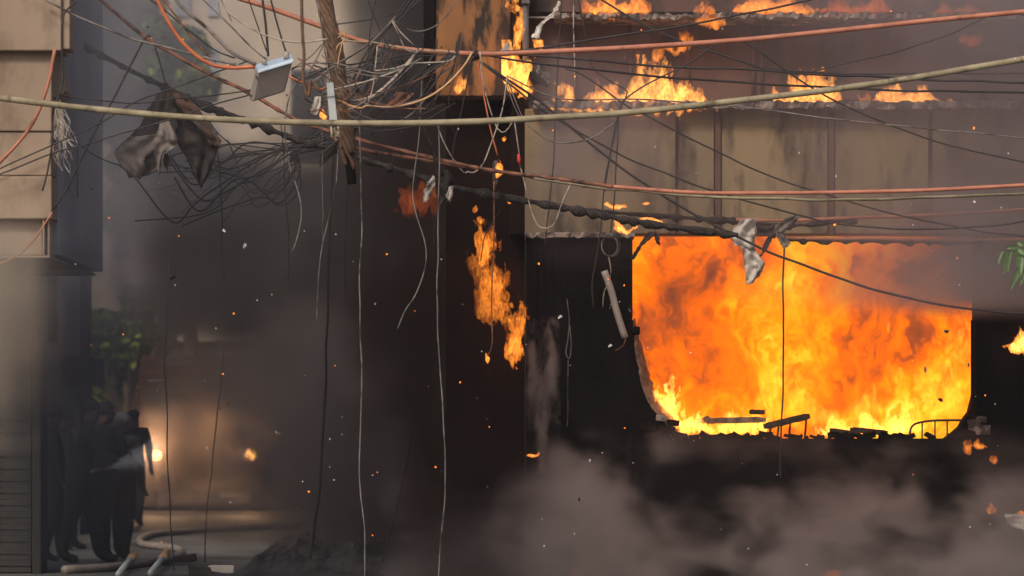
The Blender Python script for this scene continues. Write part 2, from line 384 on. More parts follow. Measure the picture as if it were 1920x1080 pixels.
piece('sill_wall', (1186, 1829, 822, 1200), YB + .02, YB + .3, M['soot'], bb)
piece('side_wall', (1829, 2300, 440, 1200), YB + .02, YB + .3, M['soot'], bb)
piece('jamb', (1821, 1830, 600, 820), YB - .02, YB + .019, M['sootred'], bb)
V = [at(1826, 742, YB), at(1832, 742, YB), at(1834, 824, YB), at(1770, 824, YB), at(1786, 812, YB), at(1800, 800, YB), at(1808, 786, YB), at(1818, 772, YB)]
V = [Vector((v.x, YB - .012, v.z)) for v in V] + [Vector((v.x, YB + .25, v.z)) for v in V]
mesh_obj('broken_corner', V, [tuple(range(8))[::-1]] + [(k, (k + 1) % 8, 8 + (k + 1) % 8, 8 + k) for k in range(8)] + [tuple(range(8, 16))], M['soot'], bb)
V = [at(1186, 610, YB), at(1189, 650, YB), at(1196, 695, YB), at(1205, 732, YB), at(1221, 768, YB), at(1245, 795, YB), at(1262, 824, YB), at(1186, 824, YB)]
V = [Vector((v.x, YB - .008, v.z)) for v in V] + [Vector((v.x, YB + .02, v.z)) for v in V]
mesh_obj('broken_corner', V, [tuple(range(8))[::-1]] + [(k, (k + 1) % 8, 8 + (k + 1) % 8, 8 + k) for k in range(8)] + [tuple(range(8, 16))], M['soot'], bb)
# room behind the opening
rm = MB(); a, b = at(1100, 900, YB + .3), at(1990, 380, YB + .3)
rm.box(a.x, b.x, YB + 2.2, YB + 2.4, a.z, b.z); rm.box(a.x, b.x, YB + .41, YB + 2.2, a.z, a.z + .1); rm.box(a.x, b.x, YB + .41, YB + 2.2, b.z - .1, b.z)
rm.box(a.x - .1, a.x, YB + .31, YB + 2.2, a.z, b.z); rm.box(b.x, b.x + .1, YB + .31, YB + 2.2, a.z, b.z)
rm.build('room', M['soot'], bb)
# eroded plaster of the left jamb, a curved edge lit by the fire
curve = [(1187, 600), (1190, 640), (1197, 690), (1206, 730), (1222, 765), (1248, 792), (1262, 826)]
cs = spline([Vector((x, y, 0)) for x, y in curve], 8); rng = np.random.default_rng(11)
V, Fc = [], []
for i, p in enumerate(cs):
    t = i / (len(cs) - 1); w = 5 + 17 * math.sin(min(1, t * 1.15) * math.pi * .62)
    for k, (u, yy) in enumerate(((-60, .01), (0, .0), (.35, .05), (.75, .13), (1, .26))):
        q = at(p.x + (u - 1 if u <= 0 else u * w) + rng.normal() * 1.2, p.y - (u * 6 if u > 0 else 0), YB)
        V.append((q.x if u >= 0 else at(1150, 0, YB).x, YB + yy + rng.normal() * .006, q.z))
    if i:
        k = (i - 1) * 5
        Fc += [(k + q, k + q + 1, k + 5 + q + 1, k + 5 + q) for q in range(4)]
o = mesh_obj('eroded_jamb', V, Fc, M['hotplaster'], bb, True); o.data.materials.append(M['soot'])
for p in o.data.polygons:
    if p.index % 4 == 0: p.material_index = 1
# broken masonry left on the sill
rng = random.Random(5)
for (x, y, w, h) in ((1215, 800, 34, 14), (1250, 806, 30, 14), (1262, 793, 22, 12), (1225, 816, 40, 12), (1275, 815, 30, 10), (1240, 784, 18, 11), (1836, 806, 40, 16), (1812, 812, 36, 12), (1826, 792, 24, 14), (1795, 817, 28, 9), (1840, 786, 20, 12)):
    a, b = at(x - w / 2, y + h / 2, YB), at(x + w / 2, y - h / 2, YB)
    o = MB().box(a.x, b.x, YB - .03, YB + .16, a.z, b.z, rot=Matrix.Rotation(rng.uniform(-.15, .15), 3, 'Y'), jit=.008).build('brick', M['crumb'] if rng.random() < .3 else M['sootred'], bb); bevel(o, .006)
mb = MB()
for k in range(70):
    x = rng.uniform(1200, 1828); y = 822 - rng.uniform(0, 7); s = m_(rng.uniform(3, 11), YB); q = at(x, y, YB)
    mb.box(q.x - s, q.x + s, YB + .02, YB + .2, q.z - s * .6, q.z + s * .5, rot=Matrix.Rotation(rng.uniform(-.6, .6), 3, 'Y'), jit=s * .25)
tag(mb.build('sill_rubble', M['soot'], bb), kind='stuff')
# loose plank-like beams fallen in the opening
def beam(name, p0, p1, th, Y, dep, m, label, cat):
    a, b = at(*p0, Y), at(*p1, Y); d = (b - a); L = d.length; ang = math.atan2(d.z, d.x)
    mb = MB(); n = 9; V = []; h = m_(th, Y) / 2; rr = random.Random(label)
    for i in range(n):
        x = -L / 2 + L * i / (n - 1)
        e = 1 if 0 < i < n - 1 else .72
        j = [rr.uniform(-.12, .12) * h for _ in range(4)]
        V += [(x, -dep / 2, -h * e + j[0]), (x, dep / 2, -h * e + j[1]), (x, dep / 2, h * e + j[2]), (x, -dep / 2, h * e + j[3])]
    Fs = [(k * 4 + q, k * 4 + (q + 1) % 4, k * 4 + 4 + (q + 1) % 4, k * 4 + 4 + q) for k in range(n - 1) for q in range(4)] + [(0, 3, 2, 1), tuple(n * 4 - 4 + q for q in range(4))]
    o = mesh_obj(name, V, Fs, m); o.location = (a + b) / 2; o.rotation_euler.y = -ang
    bevel(o, .006); return tag(o, label, cat)
beam('charred_beam', (1306, 789), (1436, 787), 11, YB + .24, .09, M['hotplaster'], 'straight charred beam lying level in the bright flames at the left of the opening', 'beam')
beam('charred_beam', (1330, 782), (1305, 794), 8, YB + .28, .08, M['hotplaster'], 'short stub of burnt timber at the left end of the level beam', 'beam')
beam('charred_lump', (1405, 772), (1434, 773), 9, YB + .3, .08, M['wood'], 'small dark burnt lump above the level beam in the flames', 'debris')
st = empty('burnt_stool', at(1475, 800, YB + .25)); tag(st, 'tilted burnt stool with slanting top beside the hanging charred cord', 'stool')
def sub(o, name, parent):
    o.name = name; o.parent = parent; o.matrix_parent_inverse = Matrix.Translation(-Vector(parent.location))
    for k in ('label', 'category'):
        if k in o: del o[k]
    return o
sub(beam('seat', (1432, 800), (1517, 780), 12, YB + .25, .26, M['wood'], 'a', 'b'), 'seat', st)
for x, y0, y1 in ((1445, 802, 824), (1482, 792, 824), (1460, 800, 822), (1512, 784, 822)):
    MB().tube([at(x, y0, YB + (.17 if x < 1470 else .33)), at(x - 3, y1, YB + (.17 if x < 1470 else .33))], m_(2, YB), 6).build('leg', M['wood'], st)
beam('charred_plank', (1556, 806), (1612, 814), 9, YB + .12, .1, M['wood'], 'dark plank sloping to the right on the sill at the middle of the opening', 'plank')
beam('charred_plank', (1594, 805), (1664, 812), 10, YB + .18, .1, M['wood'], 'longer dark plank resting over the sloping one on the sill', 'plank')
beam('charred_plank', (1290, 818), (1360, 817), 6, YB + .1, .1, M['wood'], 'thin burnt board flat on the sill below the brightest flames', 'plank')
cf = empty('chair_frame', at(1750, 822, YB + .1)); tag(cf, 'bent tubular metal chair frame standing at the right of the burning opening', 'chair')
MB().tube(spline([at(x, y, YB + .12) for x, y in ((1706, 824), (1707, 806), (1714, 796), (1730, 791), (1752, 788.5), (1775, 788), (1800, 788), (1812, 790))], .02), m_(2.2, YB), 8).build('back_rail', M['metal'], cf, True)
for x, yt in ((1729, 792), (1753, 789), (1776, 789)):
    MB().tube([at(x, yt, YB + .12), at(x, 822, YB + .12)], m_(1.5, YB), 6).build('upright', M['metal'], cf)
MB().tube(spline([at(1133, 508, YB - .2), at(1146, 545, YB - .2), at(1158, 590, YB - .2), at(1172, 633, YB - .2)], .04), m_(6.5, YB), 12).build('broken_conduit', M['boxside'], None, True)
tag(bpy.data.objects['broken_conduit'], 'broken pale conduit tube hanging askew in front of the black pier', 'conduit')
# bell-shaped black bracket beside the opening and the burnt lamp above the ledge
MB().tube([at(1183, 622, YB - .02), at(1192, 620, YB - .03), at(1200, 620, YB - .03)], [m_(6, YB), m_(9, YB), m_(7, YB)], 10).build('bracket', M['soot'], bb, True)

# --- left building: an overhanging storey of precast blocks
lb = empty('overhang_building', at(0, 480, 31)); tag(lb, 'pale beige building at the left edge with stacked overhanging plaster blocks', 'building')
piece('plaster_block', (-260, 115, -160, 95), 30.9, 31.4, M['beige'], lb, bev=.012)
piece('corner_strip', (116, 131, -160, 92), 30.95, 31.3, M['beige'], lb, bev=.01)
piece('plaster_block', (-260, 97, 95.6, 246), 31, 34.5, M['beige'], lb, bev=.012)
V = [at(104, 99, 31.0), at(108, 99, 31.2), at(123, 170, 31.3), at(111, 182, 31.25), at(97, 182, 31.0), at(97, 99, 31.0)]
V += [v + Vector((0, .5, 0)) for v in V]
mesh_obj('broken_wedge', V, [(0, 1, 2, 3, 4, 5)] + [(k, 6 + k, 6 + (k + 1) % 6, (k + 1) % 6) for k in range(6)] + [(11, 10, 9, 8, 7, 6)], M['beige'], lb)
piece('plaster_block', (-260, 96, 246.8, 329.4), 31.02, 34.5, M['beige'], lb, bev=.012)
piece('plaster_block', (-260, 97, 330.2, 410.4), 30.98, 34.5, M['beige'], lb, bev=.012)
piece('plaster_block', (-260, 80, 411, 478.6), 31.1, 34.5, M['beige'], lb, bev=.012)
piece('edge_strip', (80, 83, 404, 480), 31.0, 31.3, M['beige'], lb); piece('edge_strip', (89, 93, 404, 480), 31.05, 31.3, M['beige'], lb)
piece('edge_strip', (-260, 93, 479, 483), 31.0, 34.5, M['beige'], lb)
sw = MB(); a = at(98, 480, 31.05); sw.box(a.x - .3, a.x + .02, 31.4, 34.7, a.z + .03, 12).build('side_wall', M['bluewall'], lb)  # side of the beige building; blue shade and haze put into its colour
# hanging torn fibres at its corner
mb = MB(); rng = random.Random(3)
for k in range(60):
    x, y = rng.uniform(99, 116), rng.uniform(185, 260); pts = [at(x, y, 31.05)]
    for q in range(4): pts.append(pts[-1] + Vector((rng.uniform(-.03, .05), rng.uniform(-.02, .02), -rng.uniform(.02, .09))))
    mb.tube(pts, .0025, 3, False)
tag(mb.build('torn_fibres', M['whitew'], lb), kind='stuff')
# shutters under the overhang
sb = empty('shuttered_shop', at(0, 1050, 38.5)); tag(sb, 'dark shuttered shop front at the lower left edge behind the crowd', 'building')
piece('wall', (-350, -10, 480, 1090), 38.6, 39.2, M['soot'], sb)
for k in range(38):
    piece('shutter_slat', (-12, 58, 640 + k * 11.4, 640 + k * 11.4 + 10.6), 38.5 + (k % 2) * .015, 38.6, M['shutter'], sb)
piece('pillar', (60, 78, 520, 1090), 38.4, 38.9, M['shutter'], sb, bev=.02)
piece('ledge', (-350, 90, 500, 640), 38.2, 39, M['soot'], sb)

# --- buildings behind
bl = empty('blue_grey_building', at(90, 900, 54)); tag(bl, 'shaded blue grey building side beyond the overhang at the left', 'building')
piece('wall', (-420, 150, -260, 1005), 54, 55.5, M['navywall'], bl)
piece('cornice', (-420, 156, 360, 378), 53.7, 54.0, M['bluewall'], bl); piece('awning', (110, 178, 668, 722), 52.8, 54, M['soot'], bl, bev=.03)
ap = empty('apartment_building', at(560, 900, 90)); tag(ap, 'beige apartment wall in the smoke behind the tangled cables', 'building')
piece('wall', (412, 1150, -300, 940), 90, 100, M['farwall'], ap)
piece('balcony_slab', (405, 700, 352, 372), 88.8, 90, M['brown'], ap); piece('balcony_slab', (405, 700, 640, 656), 88.8, 90, M['brown'], ap)
for x0, x1, y0, y1 in ((545, 610, 130, 300), (455, 500, 420, 560), (545, 610, 420, 600)):
    w = piece('window', (x0, x1, y0, y1), 89.9, 89.998, M['greymetal'], ap)
    q = pbox(MB(), x0 + 5, x1 - 5, y0 + 5, y1 - 5, 89.86, 89.898).build('pane', M['glass'], w)
fb = empty('far_building', at(300, 900, 120)); tag(fb, 'pale sunlit building far down the street glimpsed through the tree', 'building')
piece('wall', (60, 700, -260, 640), 120, 130, M['farwall'], fb)
for r in range(4):
    for c in range(5):
        w = piece('window', (210 + c * 60, 236 + c * 60, -60 + r * 150, 30 + r * 150), 119.9, 119.98, M['bluewall'], fb)
piece('garden_wall', (100, 330, 700, 752), 100, 100.4, M['leafyellow'], fb).name = 'hedge'
hd = bpy.data.objects['hedge']; bpy.data.objects.remove(hd)

# --- trees
def tree(label, base, H, clumps, leaf, n, seed, lsize):
    rng = random.Random(seed); t = empty('street_tree', base); tag(t, label, 'tree')
    top = Vector(base) + Vector((0, 0, H * .62)); mb = MB()
    mb.tube(spline([base, Vector(base) + Vector((.15, 0, H * .3)), top], .4), np.linspace(.22, .1, len(spline([base, Vector(base) + Vector((.15, 0, H * .3)), top], .4))), 9)
    for c, r in clumps:
        s = Vector(base) + Vector((.1, 0, H * rng.uniform(.3, .6)))
        pts = spline([s, (s + Vector(c)) / 2 + Vector((rng.uniform(-.3, .3), rng.uniform(-.3, .3), .2)), c], .3)
        mb.tube(pts, np.linspace(.08, .02, len(pts)), 6)
    mb.build('trunk', M['bark'], t, True)
    V, Fc = [], []
    for k in range(n):
        c, r = clumps[rng.randrange(len(clumps))]
        while True:
            d = Vector((rng.uniform(-1, 1), rng.uniform(-1, 1), rng.uniform(-1, 1)))
            if .25 < d.length < 1: break
        p = Vector(c) + Vector((d.x * r, d.y * r, d.z * r * .8))
        a = Vector((rng.gauss(0, 1), rng.gauss(0, 1), rng.gauss(0, .6))).normalized(); b = a.cross(Vector((rng.gauss(0, 1), rng.gauss(0, 1), rng.gauss(0, 1)))).normalized()
        s = lsize * rng.uniform(.6, 1.3); i = len(V)
        V += [p - a * s, p + b * s * .45 + a * s * .1, p + a * s, p - b * s * .45 + a * s * .1]; Fc.append((i, i + 1, i + 2, i + 3))
    o = mesh_obj('crown', V, Fc, leaf, t); o.data.materials.append(M['leafyellow'])
    for p in o.data.polygons: p.material_index = 1 if rng.random() < .22 else 0  # yellow share colours in the crown's sunlit spots
    return t
TY = 82
def clump(x, y, r, Y=TY): return (at(x, y, Y + random.uniform(-1, 1)), m_(r * 1.3, Y))
tree('tall leafy street tree whose crown fills the gap above the burnt tarpaulin', at(345, 970, TY) * 1, 11, [clump(*c) for c in ((255, -20, 50), (215, 60, 40), (285, 70, 42), (340, 90, 38), (240, 140, 48), (330, 150, 44), (290, 200, 46), (370, 160, 30), (225, 230, 40), (300, 270, 48), (250, 310, 40), (350, 250, 34), (380, 330, 40), (310, 370, 46), (240, 400, 40))], M['leaf'], 14000, 3, .19)
tree('lower yellow green tree behind the crowd at the end of the street', at(238, 960, TY + 6), 4.8, [clump(x, y, r, TY + 6) for x, y, r in ((190, 610, 28), (222, 650, 30), (250, 610, 32), (290, 640, 30), (205, 700, 28), (238, 720, 28), (300, 690, 24), (175, 640, 20), (265, 560, 30), (330, 600, 26))], M['leaf'], 6000, 4, .15)
hv, hf = [], []; rng = random.Random(9)
for k in range(2600):
    p = at(rng.uniform(130, 260), rng.uniform(684, 775), 92 + rng.uniform(-.6, .6)); a = Vector((rng.gauss(0, 1), rng.gauss(0, 1), rng.gauss(0, 1))).normalized(); b = a.orthogonal().normalized(); i = len(hv)
    hv += [p - a * .12, p + b * .06, p + a * .12, p - b * .06]; hf.append((i, i + 1, i + 2, i + 3))
tag(mesh_obj('hedge', hv, hf, M['leafyellow']), 'bright yellow green hedge glimpsed above the heads of the crowd', 'hedge')

# ------------------------------------------------------------------ fire
def fire_mat():
    m = bpy.data.materials.new('fire'); m.use_nodes = True; n, l = m.node_tree.nodes, m.node_tree.links
    n.remove(n['Principled BSDF']); e = n.new('ShaderNodeEmission'); a = n.new('ShaderNodeAttribute'); a.attribute_name = 'gas_heat'
    r = n.new('ShaderNodeValToRGB'); cr = r.color_ramp
    stops = [(0, (.05, .016, .012)), (.16, (.15, .042, .022)), (.3, (.42, .075, .016)), (.42, (.88, .135, .006)), (.55, (1.0, .215, .004)), (.68, (1.0, .34, .007)), (.8, (1.0, .53, .02)), (.91, (1.0, .78, .09)), (1, (1.0, .93, .36))]
    while len(cr.elements) < len(stops): cr.elements.new(.5)
    for el, (p, c) in zip(cr.elements, stops): el.position = p; el.color = (*c, 1)
    l.new(a.outputs['Fac'], r.inputs[0]); l.new(r.outputs[0], e.inputs[0]); e.inputs[1].default_value = 1.22
    l.new(e.outputs[0], n['Material Output'].inputs['Surface']); return m
HEAT = [
 [.42,.46,.40,.42,.50,.56,.60,.62,.56,.50,.40,.26,.12],
 [.60,.66,.46,.32,.42,.60,.64,.62,.52,.40,.28,.18,.10],
 [.64,.50,.28,.30,.50,.60,.63,.56,.48,.38,.26,.24,.14],
 [.40,.30,.28,.42,.56,.60,.60,.52,.45,.40,.34,.44,.38],
 [.26,.28,.38,.50,.58,.66,.60,.52,.45,.42,.36,.54,.58],
 [.36,.42,.48,.55,.60,.70,.60,.52,.46,.42,.44,.66,.66],
 [.50,.58,.56,.54,.60,.68,.66,.56,.50,.48,.60,.72,.70],
 [.70,.92,.74,.60,.62,.66,.58,.56,.60,.66,.74,.76,.68],
 [.80,1.0,.96,.86,.80,.68,.46,.48,.60,.70,.70,.66,.58]]
def big_fire():
    x0, x1, y0, y1 = 1165, 1850, 425, 835
    nu, nv, nd = 400, 240, 24
    u = np.linspace(0, 1, nu)[:, None] * np.ones(nv)[None]; v = np.ones(nu)[:, None] * np.linspace(0, 1, nv)[None]
    N1 = fbm((nu, nd, nv), (5, 2, 2.6), 5, 21, .55); N2 = fbm((nu, nd, nv), (5, 2, 2.6), 5, 22, .55); N3 = fbm((nu, nd, nv), (8, 2, 4.2), 6, 23, .6)
    N4 = fbm((nu, nd, nv), (26, 2, 12), 4, 24, .6)
    k = nd // 2
    # billowing front: depth of the gas follows slow noise
    D = .62 * (N1[:, k] - .5) + .35 * (N2[:, k] - .5)
    kk = np.clip((D / .4 + .5) * (nd - 1), 0, nd - 1)
    # domain warp, so the licks curl upward
    wu = (N1[:, k] - .5) * 150 + (N2[:, 6] - .5) * 50; wv = (N2[:, k] - .5) * 130
    iu = np.arange(nu)[:, None] + wu; iv = np.arange(nv)[None] + wv
    fine = sample3(N3, iu % (nu - 1.01), kk, iv % (nv - 1.01)); fil = sample3(N4, (iu * 1.25 + iv * .35 + wv * .8) % (nu - 1.01), kk, (iv * .55 + wu * .4) % (nv - 1.01))
    fine = np.abs(fine - .5) * 2.2                      # ridged: creases between puffs
    H = interp2(HEAT, u + (N1[:, 5] - .5) * .22 + (N3[:, 3] - .5) * .1, v + (N2[:, 5] - .5) * .26 + (N3[:, 9] - .5) * .12)
    H = H + (.26 - fine) * .36 * (.5 + H) + (fil - .5) * .50 * (.35 + H) + (sstep(.54, .68, N3[:, 15]) - .3) * .13
    H = np.clip(H, 0.02, 1)
    Yg = YB + .62 - D * .55 - (H - .5) * .16
    P = np.stack([((x0 + (x1 - x0) * u) - CX) * YB / F, Yg, CZ - ((y0 + (y1 - y0) * v) - HY) * YB / F], -1)
    Bk = P.copy(); Bk[..., 1] = YB + 1.5
    V = np.concatenate([P.reshape(-1, 3), Bk.reshape(-1, 3)])
    ids = np.arange(nu * nv).reshape(nu, nv); q = np.stack([ids[:-1, :-1], ids[1:, :-1], ids[1:, 1:], ids[:-1, 1:]], -1).reshape(-1, 4)
    # closed by a coarse rim and back
    rim = np.concatenate([ids[:, 0], ids[-1, 1:], ids[-2::-1, -1], ids[0, -2:0:-1]]); r2 = np.roll(rim, -1); o = nu * nv
    side = np.stack([rim, rim + o, r2 + o, r2], -1)
    back = np.stack([ids[:-1, :-1], ids[:-1, 1:], ids[1:, 1:], ids[1:, :-1]], -1).reshape(-1, 4) + o
    ob = np_mesh('fire', V, np.concatenate([q, side, back]), fire_mat())
    at_ = ob.data.attributes.new('gas_heat', 'FLOAT', 'POINT'); at_.data.foreach_set('value', np.concatenate([H.ravel(), np.full(nu * nv, .4)]).astype(np.float32))
    return tag(ob, 'huge billowing orange fire filling the whole window opening', 'fire')
big_fire()

FL_Y = flame_mat('flame_yellow', (1, .36, .045), 17, .04, 26)
FL_O = flame_mat('flame_orange', (1, .27, .02), 8.5, .04, 22)
FL_R = flame_mat('flame_red', (1, .16, .015), 3.2, .02, 16)
FL_B = flame_mat('flame_billow', (1, .28, .018), 3.2, .02, 8, .85)
FL_D = flame_mat('flame_dim', (1, .17, .015), 3.0, .01, 9)
FL_S = flame_mat('flame_small', (1, .33, .04), 42, .1, 50, .7)
def flame(label, x0, x1, y0, y1, Y, m, prof, dep=.14, seed=1, tong=6, lean=0., h=None, ragged=.6, group=None, torn=.95, foot=.7):
    """a body of flame standing on y1 and reaching up to y0; prof = outline heights from left to right"""
    h = h or m_(1.3, Y); W_, H_ = m_(x1 - x0, Y), m_(y1 - y0, Y)
    pad = .12; nx = max(14, int(W_ * (1 + 2 * pad) / h)); nz = max(16, int(H_ * 1.15 / h)); ny = max(7, int(dep * 1.2 / h / 1.5)); hy = dep * 1.2 / ny
    x = np.linspace(-pad, 1 + pad, nx)[:, None, None]; y = np.linspace(-.6, .6, ny)[None, :, None]; z = np.linspace(-.06, 1.09, nz)[None, None, :]
    asp = W_ / H_
    rng = np.random.default_rng(seed); ca = max(2, tong * .5); cz = max(2., ca / max(asp, .25) * .55)
    vz = max(1.3, tong / asp * .55)                        # noise cells up the flame: licks are about twice as tall as wide
    n1 = fbm((nx, ny, nz), (tong * .55, 1.6, vz * .6), 3, seed + 10); n2 = fbm((nx, ny, nz), (tong * 1.3, 2.2, vz * 1.1), 4, seed + 20, .62); n3 = fbm((nx, ny, nz), (tong * 3.4, 2.6, vz * 2.4), 3, seed + 30, .6)
    col = lattice((nx, ny), (tong, 1.6), rng)[:, :, None]; col2 = lattice((nx, ny), (tong * 2.3, 2), rng)[:, :, None]
    zz = np.clip(z, 0, 2)
    xw = x + (n1 - .5) * (zz + .12) * 1.5 / max(asp, .6) + (n3 - .5) * .3 * (zz + .1) / max(asp, .5) + lean * zz
    xc = np.clip(xw, 0, 1); p = np.interp(xc, np.linspace(0, 1, len(prof)), prof)
    ci = np.clip((xw + pad) / (1 + 2 * pad) * (nx - 1), 0, nx - 1.01).astype(int); jj = np.broadcast_to(np.arange(ny)[None, :, None], ci.shape)
    tg = .55 * col[ci, jj, 0] + .45 * col2[ci, jj, 0]
    top = p * (1.05 - ragged + ragged * 1.6 * tg)
    # underside: rounded for flames that float, ragged for those that sit on something
    base = (.06 + .5 * foot * np.abs(2 * xc - 1) ** 2.2) + (n3 - .5) * .34 + (tg - .5) * .2 * foot
    rel = zz / np.maximum(top, .05)
    f = np.minimum(top - z, (z - base) * 1.3) + (n2 - .5) * torn * (.3 + .9 * zz) - (np.abs(y) / .5) ** 2 * (.10 + .5 * zz * np.clip(top, 0, 1)) - .02
    f -= 3 * np.clip(-xw, 0, 1) + 3 * np.clip(xw - 1, 0, 1)
    f = np.minimum(f, (n2 - .40 - .10 * zz) * 1.3 + np.clip(1 - rel, -1, 1) * .45)
    f = np.minimum(f, (n3 - .30) * 1.2 + np.clip(.9 - rel, -1, 1) * .35)
    o3 = at(x0, y1, Y); lo = (o3.x - pad * W_, Y - .6 * dep, o3.z - .06 * H_)
    hs = (W_ * (1 + 2 * pad) / (nx - 1), 1.2 * dep / (ny - 1), 1.15 * H_ / (nz - 1))
    V, Q = surface_nets(f, lo, hs)
    ob = np_mesh('flame', V, Q, m)
    return tag(ob, label, 'flame', group)
YL = YB - .1
flame('long row of bright yellow flames burning on the ledge right of the drainpipe', 1028, 1338, 112, 219, YL, FL_Y, [.15, .45, .6, .3, .4, .62, .45, .45, .8, .9, .5, 1, .62, .8, .5, .4, .2], .2, 3, 15, foot=.12)
flame('bright yellow flames on the ledge above the middle wall panels', 1452, 1568, 122, 204, YL, FL_Y, [.5, .3, .55, .8, .95, .6, .35], .18, 5, 7, foot=.12)
flame('low wide yellow flames at the right end of the ledge', 1646, 1790, 138, 204, YL, FL_Y, [.5, .95, .8, .55, .7, .75, .35, .2], .16, 6, 9, foot=.12)
flame('two small orange flames on the ledge between the larger fires', 1606, 1634, 166, 197, YL, FL_O, [.6, .3, .8, .3], .1, 7, 4)
flame('narrow tall yellow flame climbing beside the drainpipe', 959, 982, -4, 108, YB - .12, FL_Y, [.6, 1, .8], .08, 8, 3, ragged=.2, torn=.8)
flame('white hot yellow flame below the salmon cable beside the ochre panel', 948, 1012, 84, 190, YB - .14, FL_Y, [.5, 1.1, 1.1, .8, .55, .35], .2, 9, 4, ragged=.3)
flame('small bright flame burning below the ochre panel', 846, 874, 138, 181, YB - .1, FL_Y, [.4, 1, .9, .4], .1, 10, 3)
flame('tiny flame tip beside the top of the ochre panel', 945, 957, 1, 16, YB - .1, FL_Y, [.4, 1, .6], .05, 11, 2)
flame('dull orange flames at the top of the frame above the upper ledge', 1104, 1216, -24, 40, YB, FL_O, [.5, .9, .6, 1, .8, .5], .2, 12, 6, foot=.12)
flame('orange flame curling at the upper ledge right of the white cloth strip', 1304, 1364, 6, 60, YB - .06, FL_O, [.3, .5, .9, 1, .7, .3], .15, 13, 5)
flame('wide band of orange flames along the upper ledge', 1378, 1520, -14, 32, YB, FL_O, [.4, .8, .9, .6, 1, .7, .5], .2, 14, 8, foot=.12)
flame('reddish flames at the middle of the upper ledge', 1540, 1668, -6, 30, YB, FL_R, [.5, .9, .4, .8, 1, .4], .2, 15, 7, foot=.12)
flame('faint red flames far along the upper ledge', 1742, 1834, 2, 32, YB, FL_R, [.4, .9, .5, .9, .5], .2, 16, 6, foot=.12)
flame('red flame showing through purple smoke at the upper right', 1800, 1846, 44, 92, YB - .05, FL_R, [.5, 1, .8, .5], .15, 17, 3)
flame('orange flame on the recessed wall above the ledge fire', 1236, 1304, 54, 104, YB + .3, FL_O, [.3, .6, .5, .9, .6], .15, 18, 5, ragged=.9)
flame('small orange flame floating left of the recessed wall fire', 1220, 1246, 90, 118, YB + .3, FL_O, [.7, 1, .6], .12, 19, 3)
flame('orange flame licking up the corner beside the black pier', 938, 988, 528, 690, YB + .1, FL_O, [.15, .35, .7, .9, 1], .2, 20, 5, ragged=.4, torn=1.1)
flame('thin diagonal streak of orange flame above the corner fire', 878, 992, 452, 612, YB + .08, FL_O, [0, 0, .15, .5, .9, 1, 1, .6], .16, 21, 6, lean=.62, ragged=.35, torn=1.0)
flame('upper ragged flame at the top of the diagonal streak', 886, 928, 396, 506, YB + .05, FL_O, [.35, .9, .8, .5], .16, 42, 4, lean=.2, ragged=.5, torn=1.1)
flame('dim red glow of flame deep in the smoke left of the hanging foil', 742, 816, 296, 412, 46.5, FL_D, [.2, .7, .5, .95, .6], .22, 27, 6, ragged=.95, torn=1.6, foot=.25)
flame('orange flame at the right edge beside the black side wall', 1876, 1950, 616, 668, YB - .1, FL_Y, [.3, .5, .9, 1, .9, .7], .2, 23, 6)
flame('low white hot flames heaped at the lower left of the opening', 1212, 1330, 706, 822, YB + .2, FL_Y, [.6, 1, .7, .5, .45, .35, .3], .26, 24, 8, foot=.12)
flame('low yellow flames burning over the level beam', 1318, 1436, 752, 822, YB + .34, FL_Y, [.4, .5, .5, .6, .9, .6], .16, 26, 9, foot=.12)
flame('tall yellow flames rising at the right jamb of the opening', 1680, 1822, 560, 822, YB + .34, FL_B, [.3, .35, .45, .7, .6, .9, .95], .3, 25, 7)
flame('loose yellow flames rising in the middle of the opening behind the charred cord', 1400, 1700, 660, 824, YB + .42, FL_B, [.3, .6, .8, .5, .4, .7, .4, .3], .3, 28, 5, torn=.9)
flame('thin flames running along the sill right of the burnt stool', 1530, 1720, 756, 822, YB + .3, FL_Y, [.4, .6, .3, .7, .5, .9, .4], .16, 29, 11, foot=.12)
SM = 'small flames on burning cable'
flame('small flame burning on the charred cable above the pier', 1012, 1046, 371, 391, 34.6, FL_S, [.9, .4, .5, .2], .05, 31, 3)
flame('small forked flame on the charred cable left of the opening', 1136, 1178, 376, 394, 34.6, FL_S, [.9, .5, .6, .3], .05, 32, 3)
flame('tiny flame above the charred cable', 1203, 1218, 377, 385, 34.6, FL_S, [.5, .9, .5], .03, 33, 2)
flame('cluster of little flames at the upper left corner of the opening', 1148, 1192, 410, 441, 34.7, FL_S, [.5, .9, .4, .8], .06, 34, 5, ragged=.9)
flame('low flames along the lintel beside the opening', 1190, 1240, 404, 420, 34.7, FL_S, [.4, .9, .5], .06, 35, 5, foot=.12)
flame('small flame beside the white scrap under the pole', 598, 614, 198, 226, 30.9, FL_S, [.8, 1, .5, .4], .05, 36, 2)
flame('flame on a hanging scrap below the salmon cable knot', 926, 942, 293, 336, 33, FL_S, [.7, .9, .7], .05, 37, 2, lean=-.3)
flame('burning drip falling below the tan cable', 941, 949, 252, 267, 33, FL_S, [.4, 1, .6], .025, 38, 1)
flame('burning drip beneath the charred cable at the corner', 950, 961, 364, 386, 33.5, FL_S, [.5, 1, .6], .03, 39, 1)
flame('small detached flame left of the leaning corner fire', 887, 897, 386, 400, YB, FL_S, [.5, 1, .5], .03, 40, 1)
flame('second detached flame just above the leaning corner fire', 895, 906, 405, 422, YB, FL_S, [.5, 1, .5], .03, 41, 1)
flame('flame at the tip of a long hanging wire', 911, 919, 659, 684, 33, FL_S, [.5, 1, .5], .03, 42, 1)
flame('small flame low on the black pier', 984, 1014, 845, 858, YB - .1, FL_S, [.4, .9, .6, .9], .05, 43, 4)
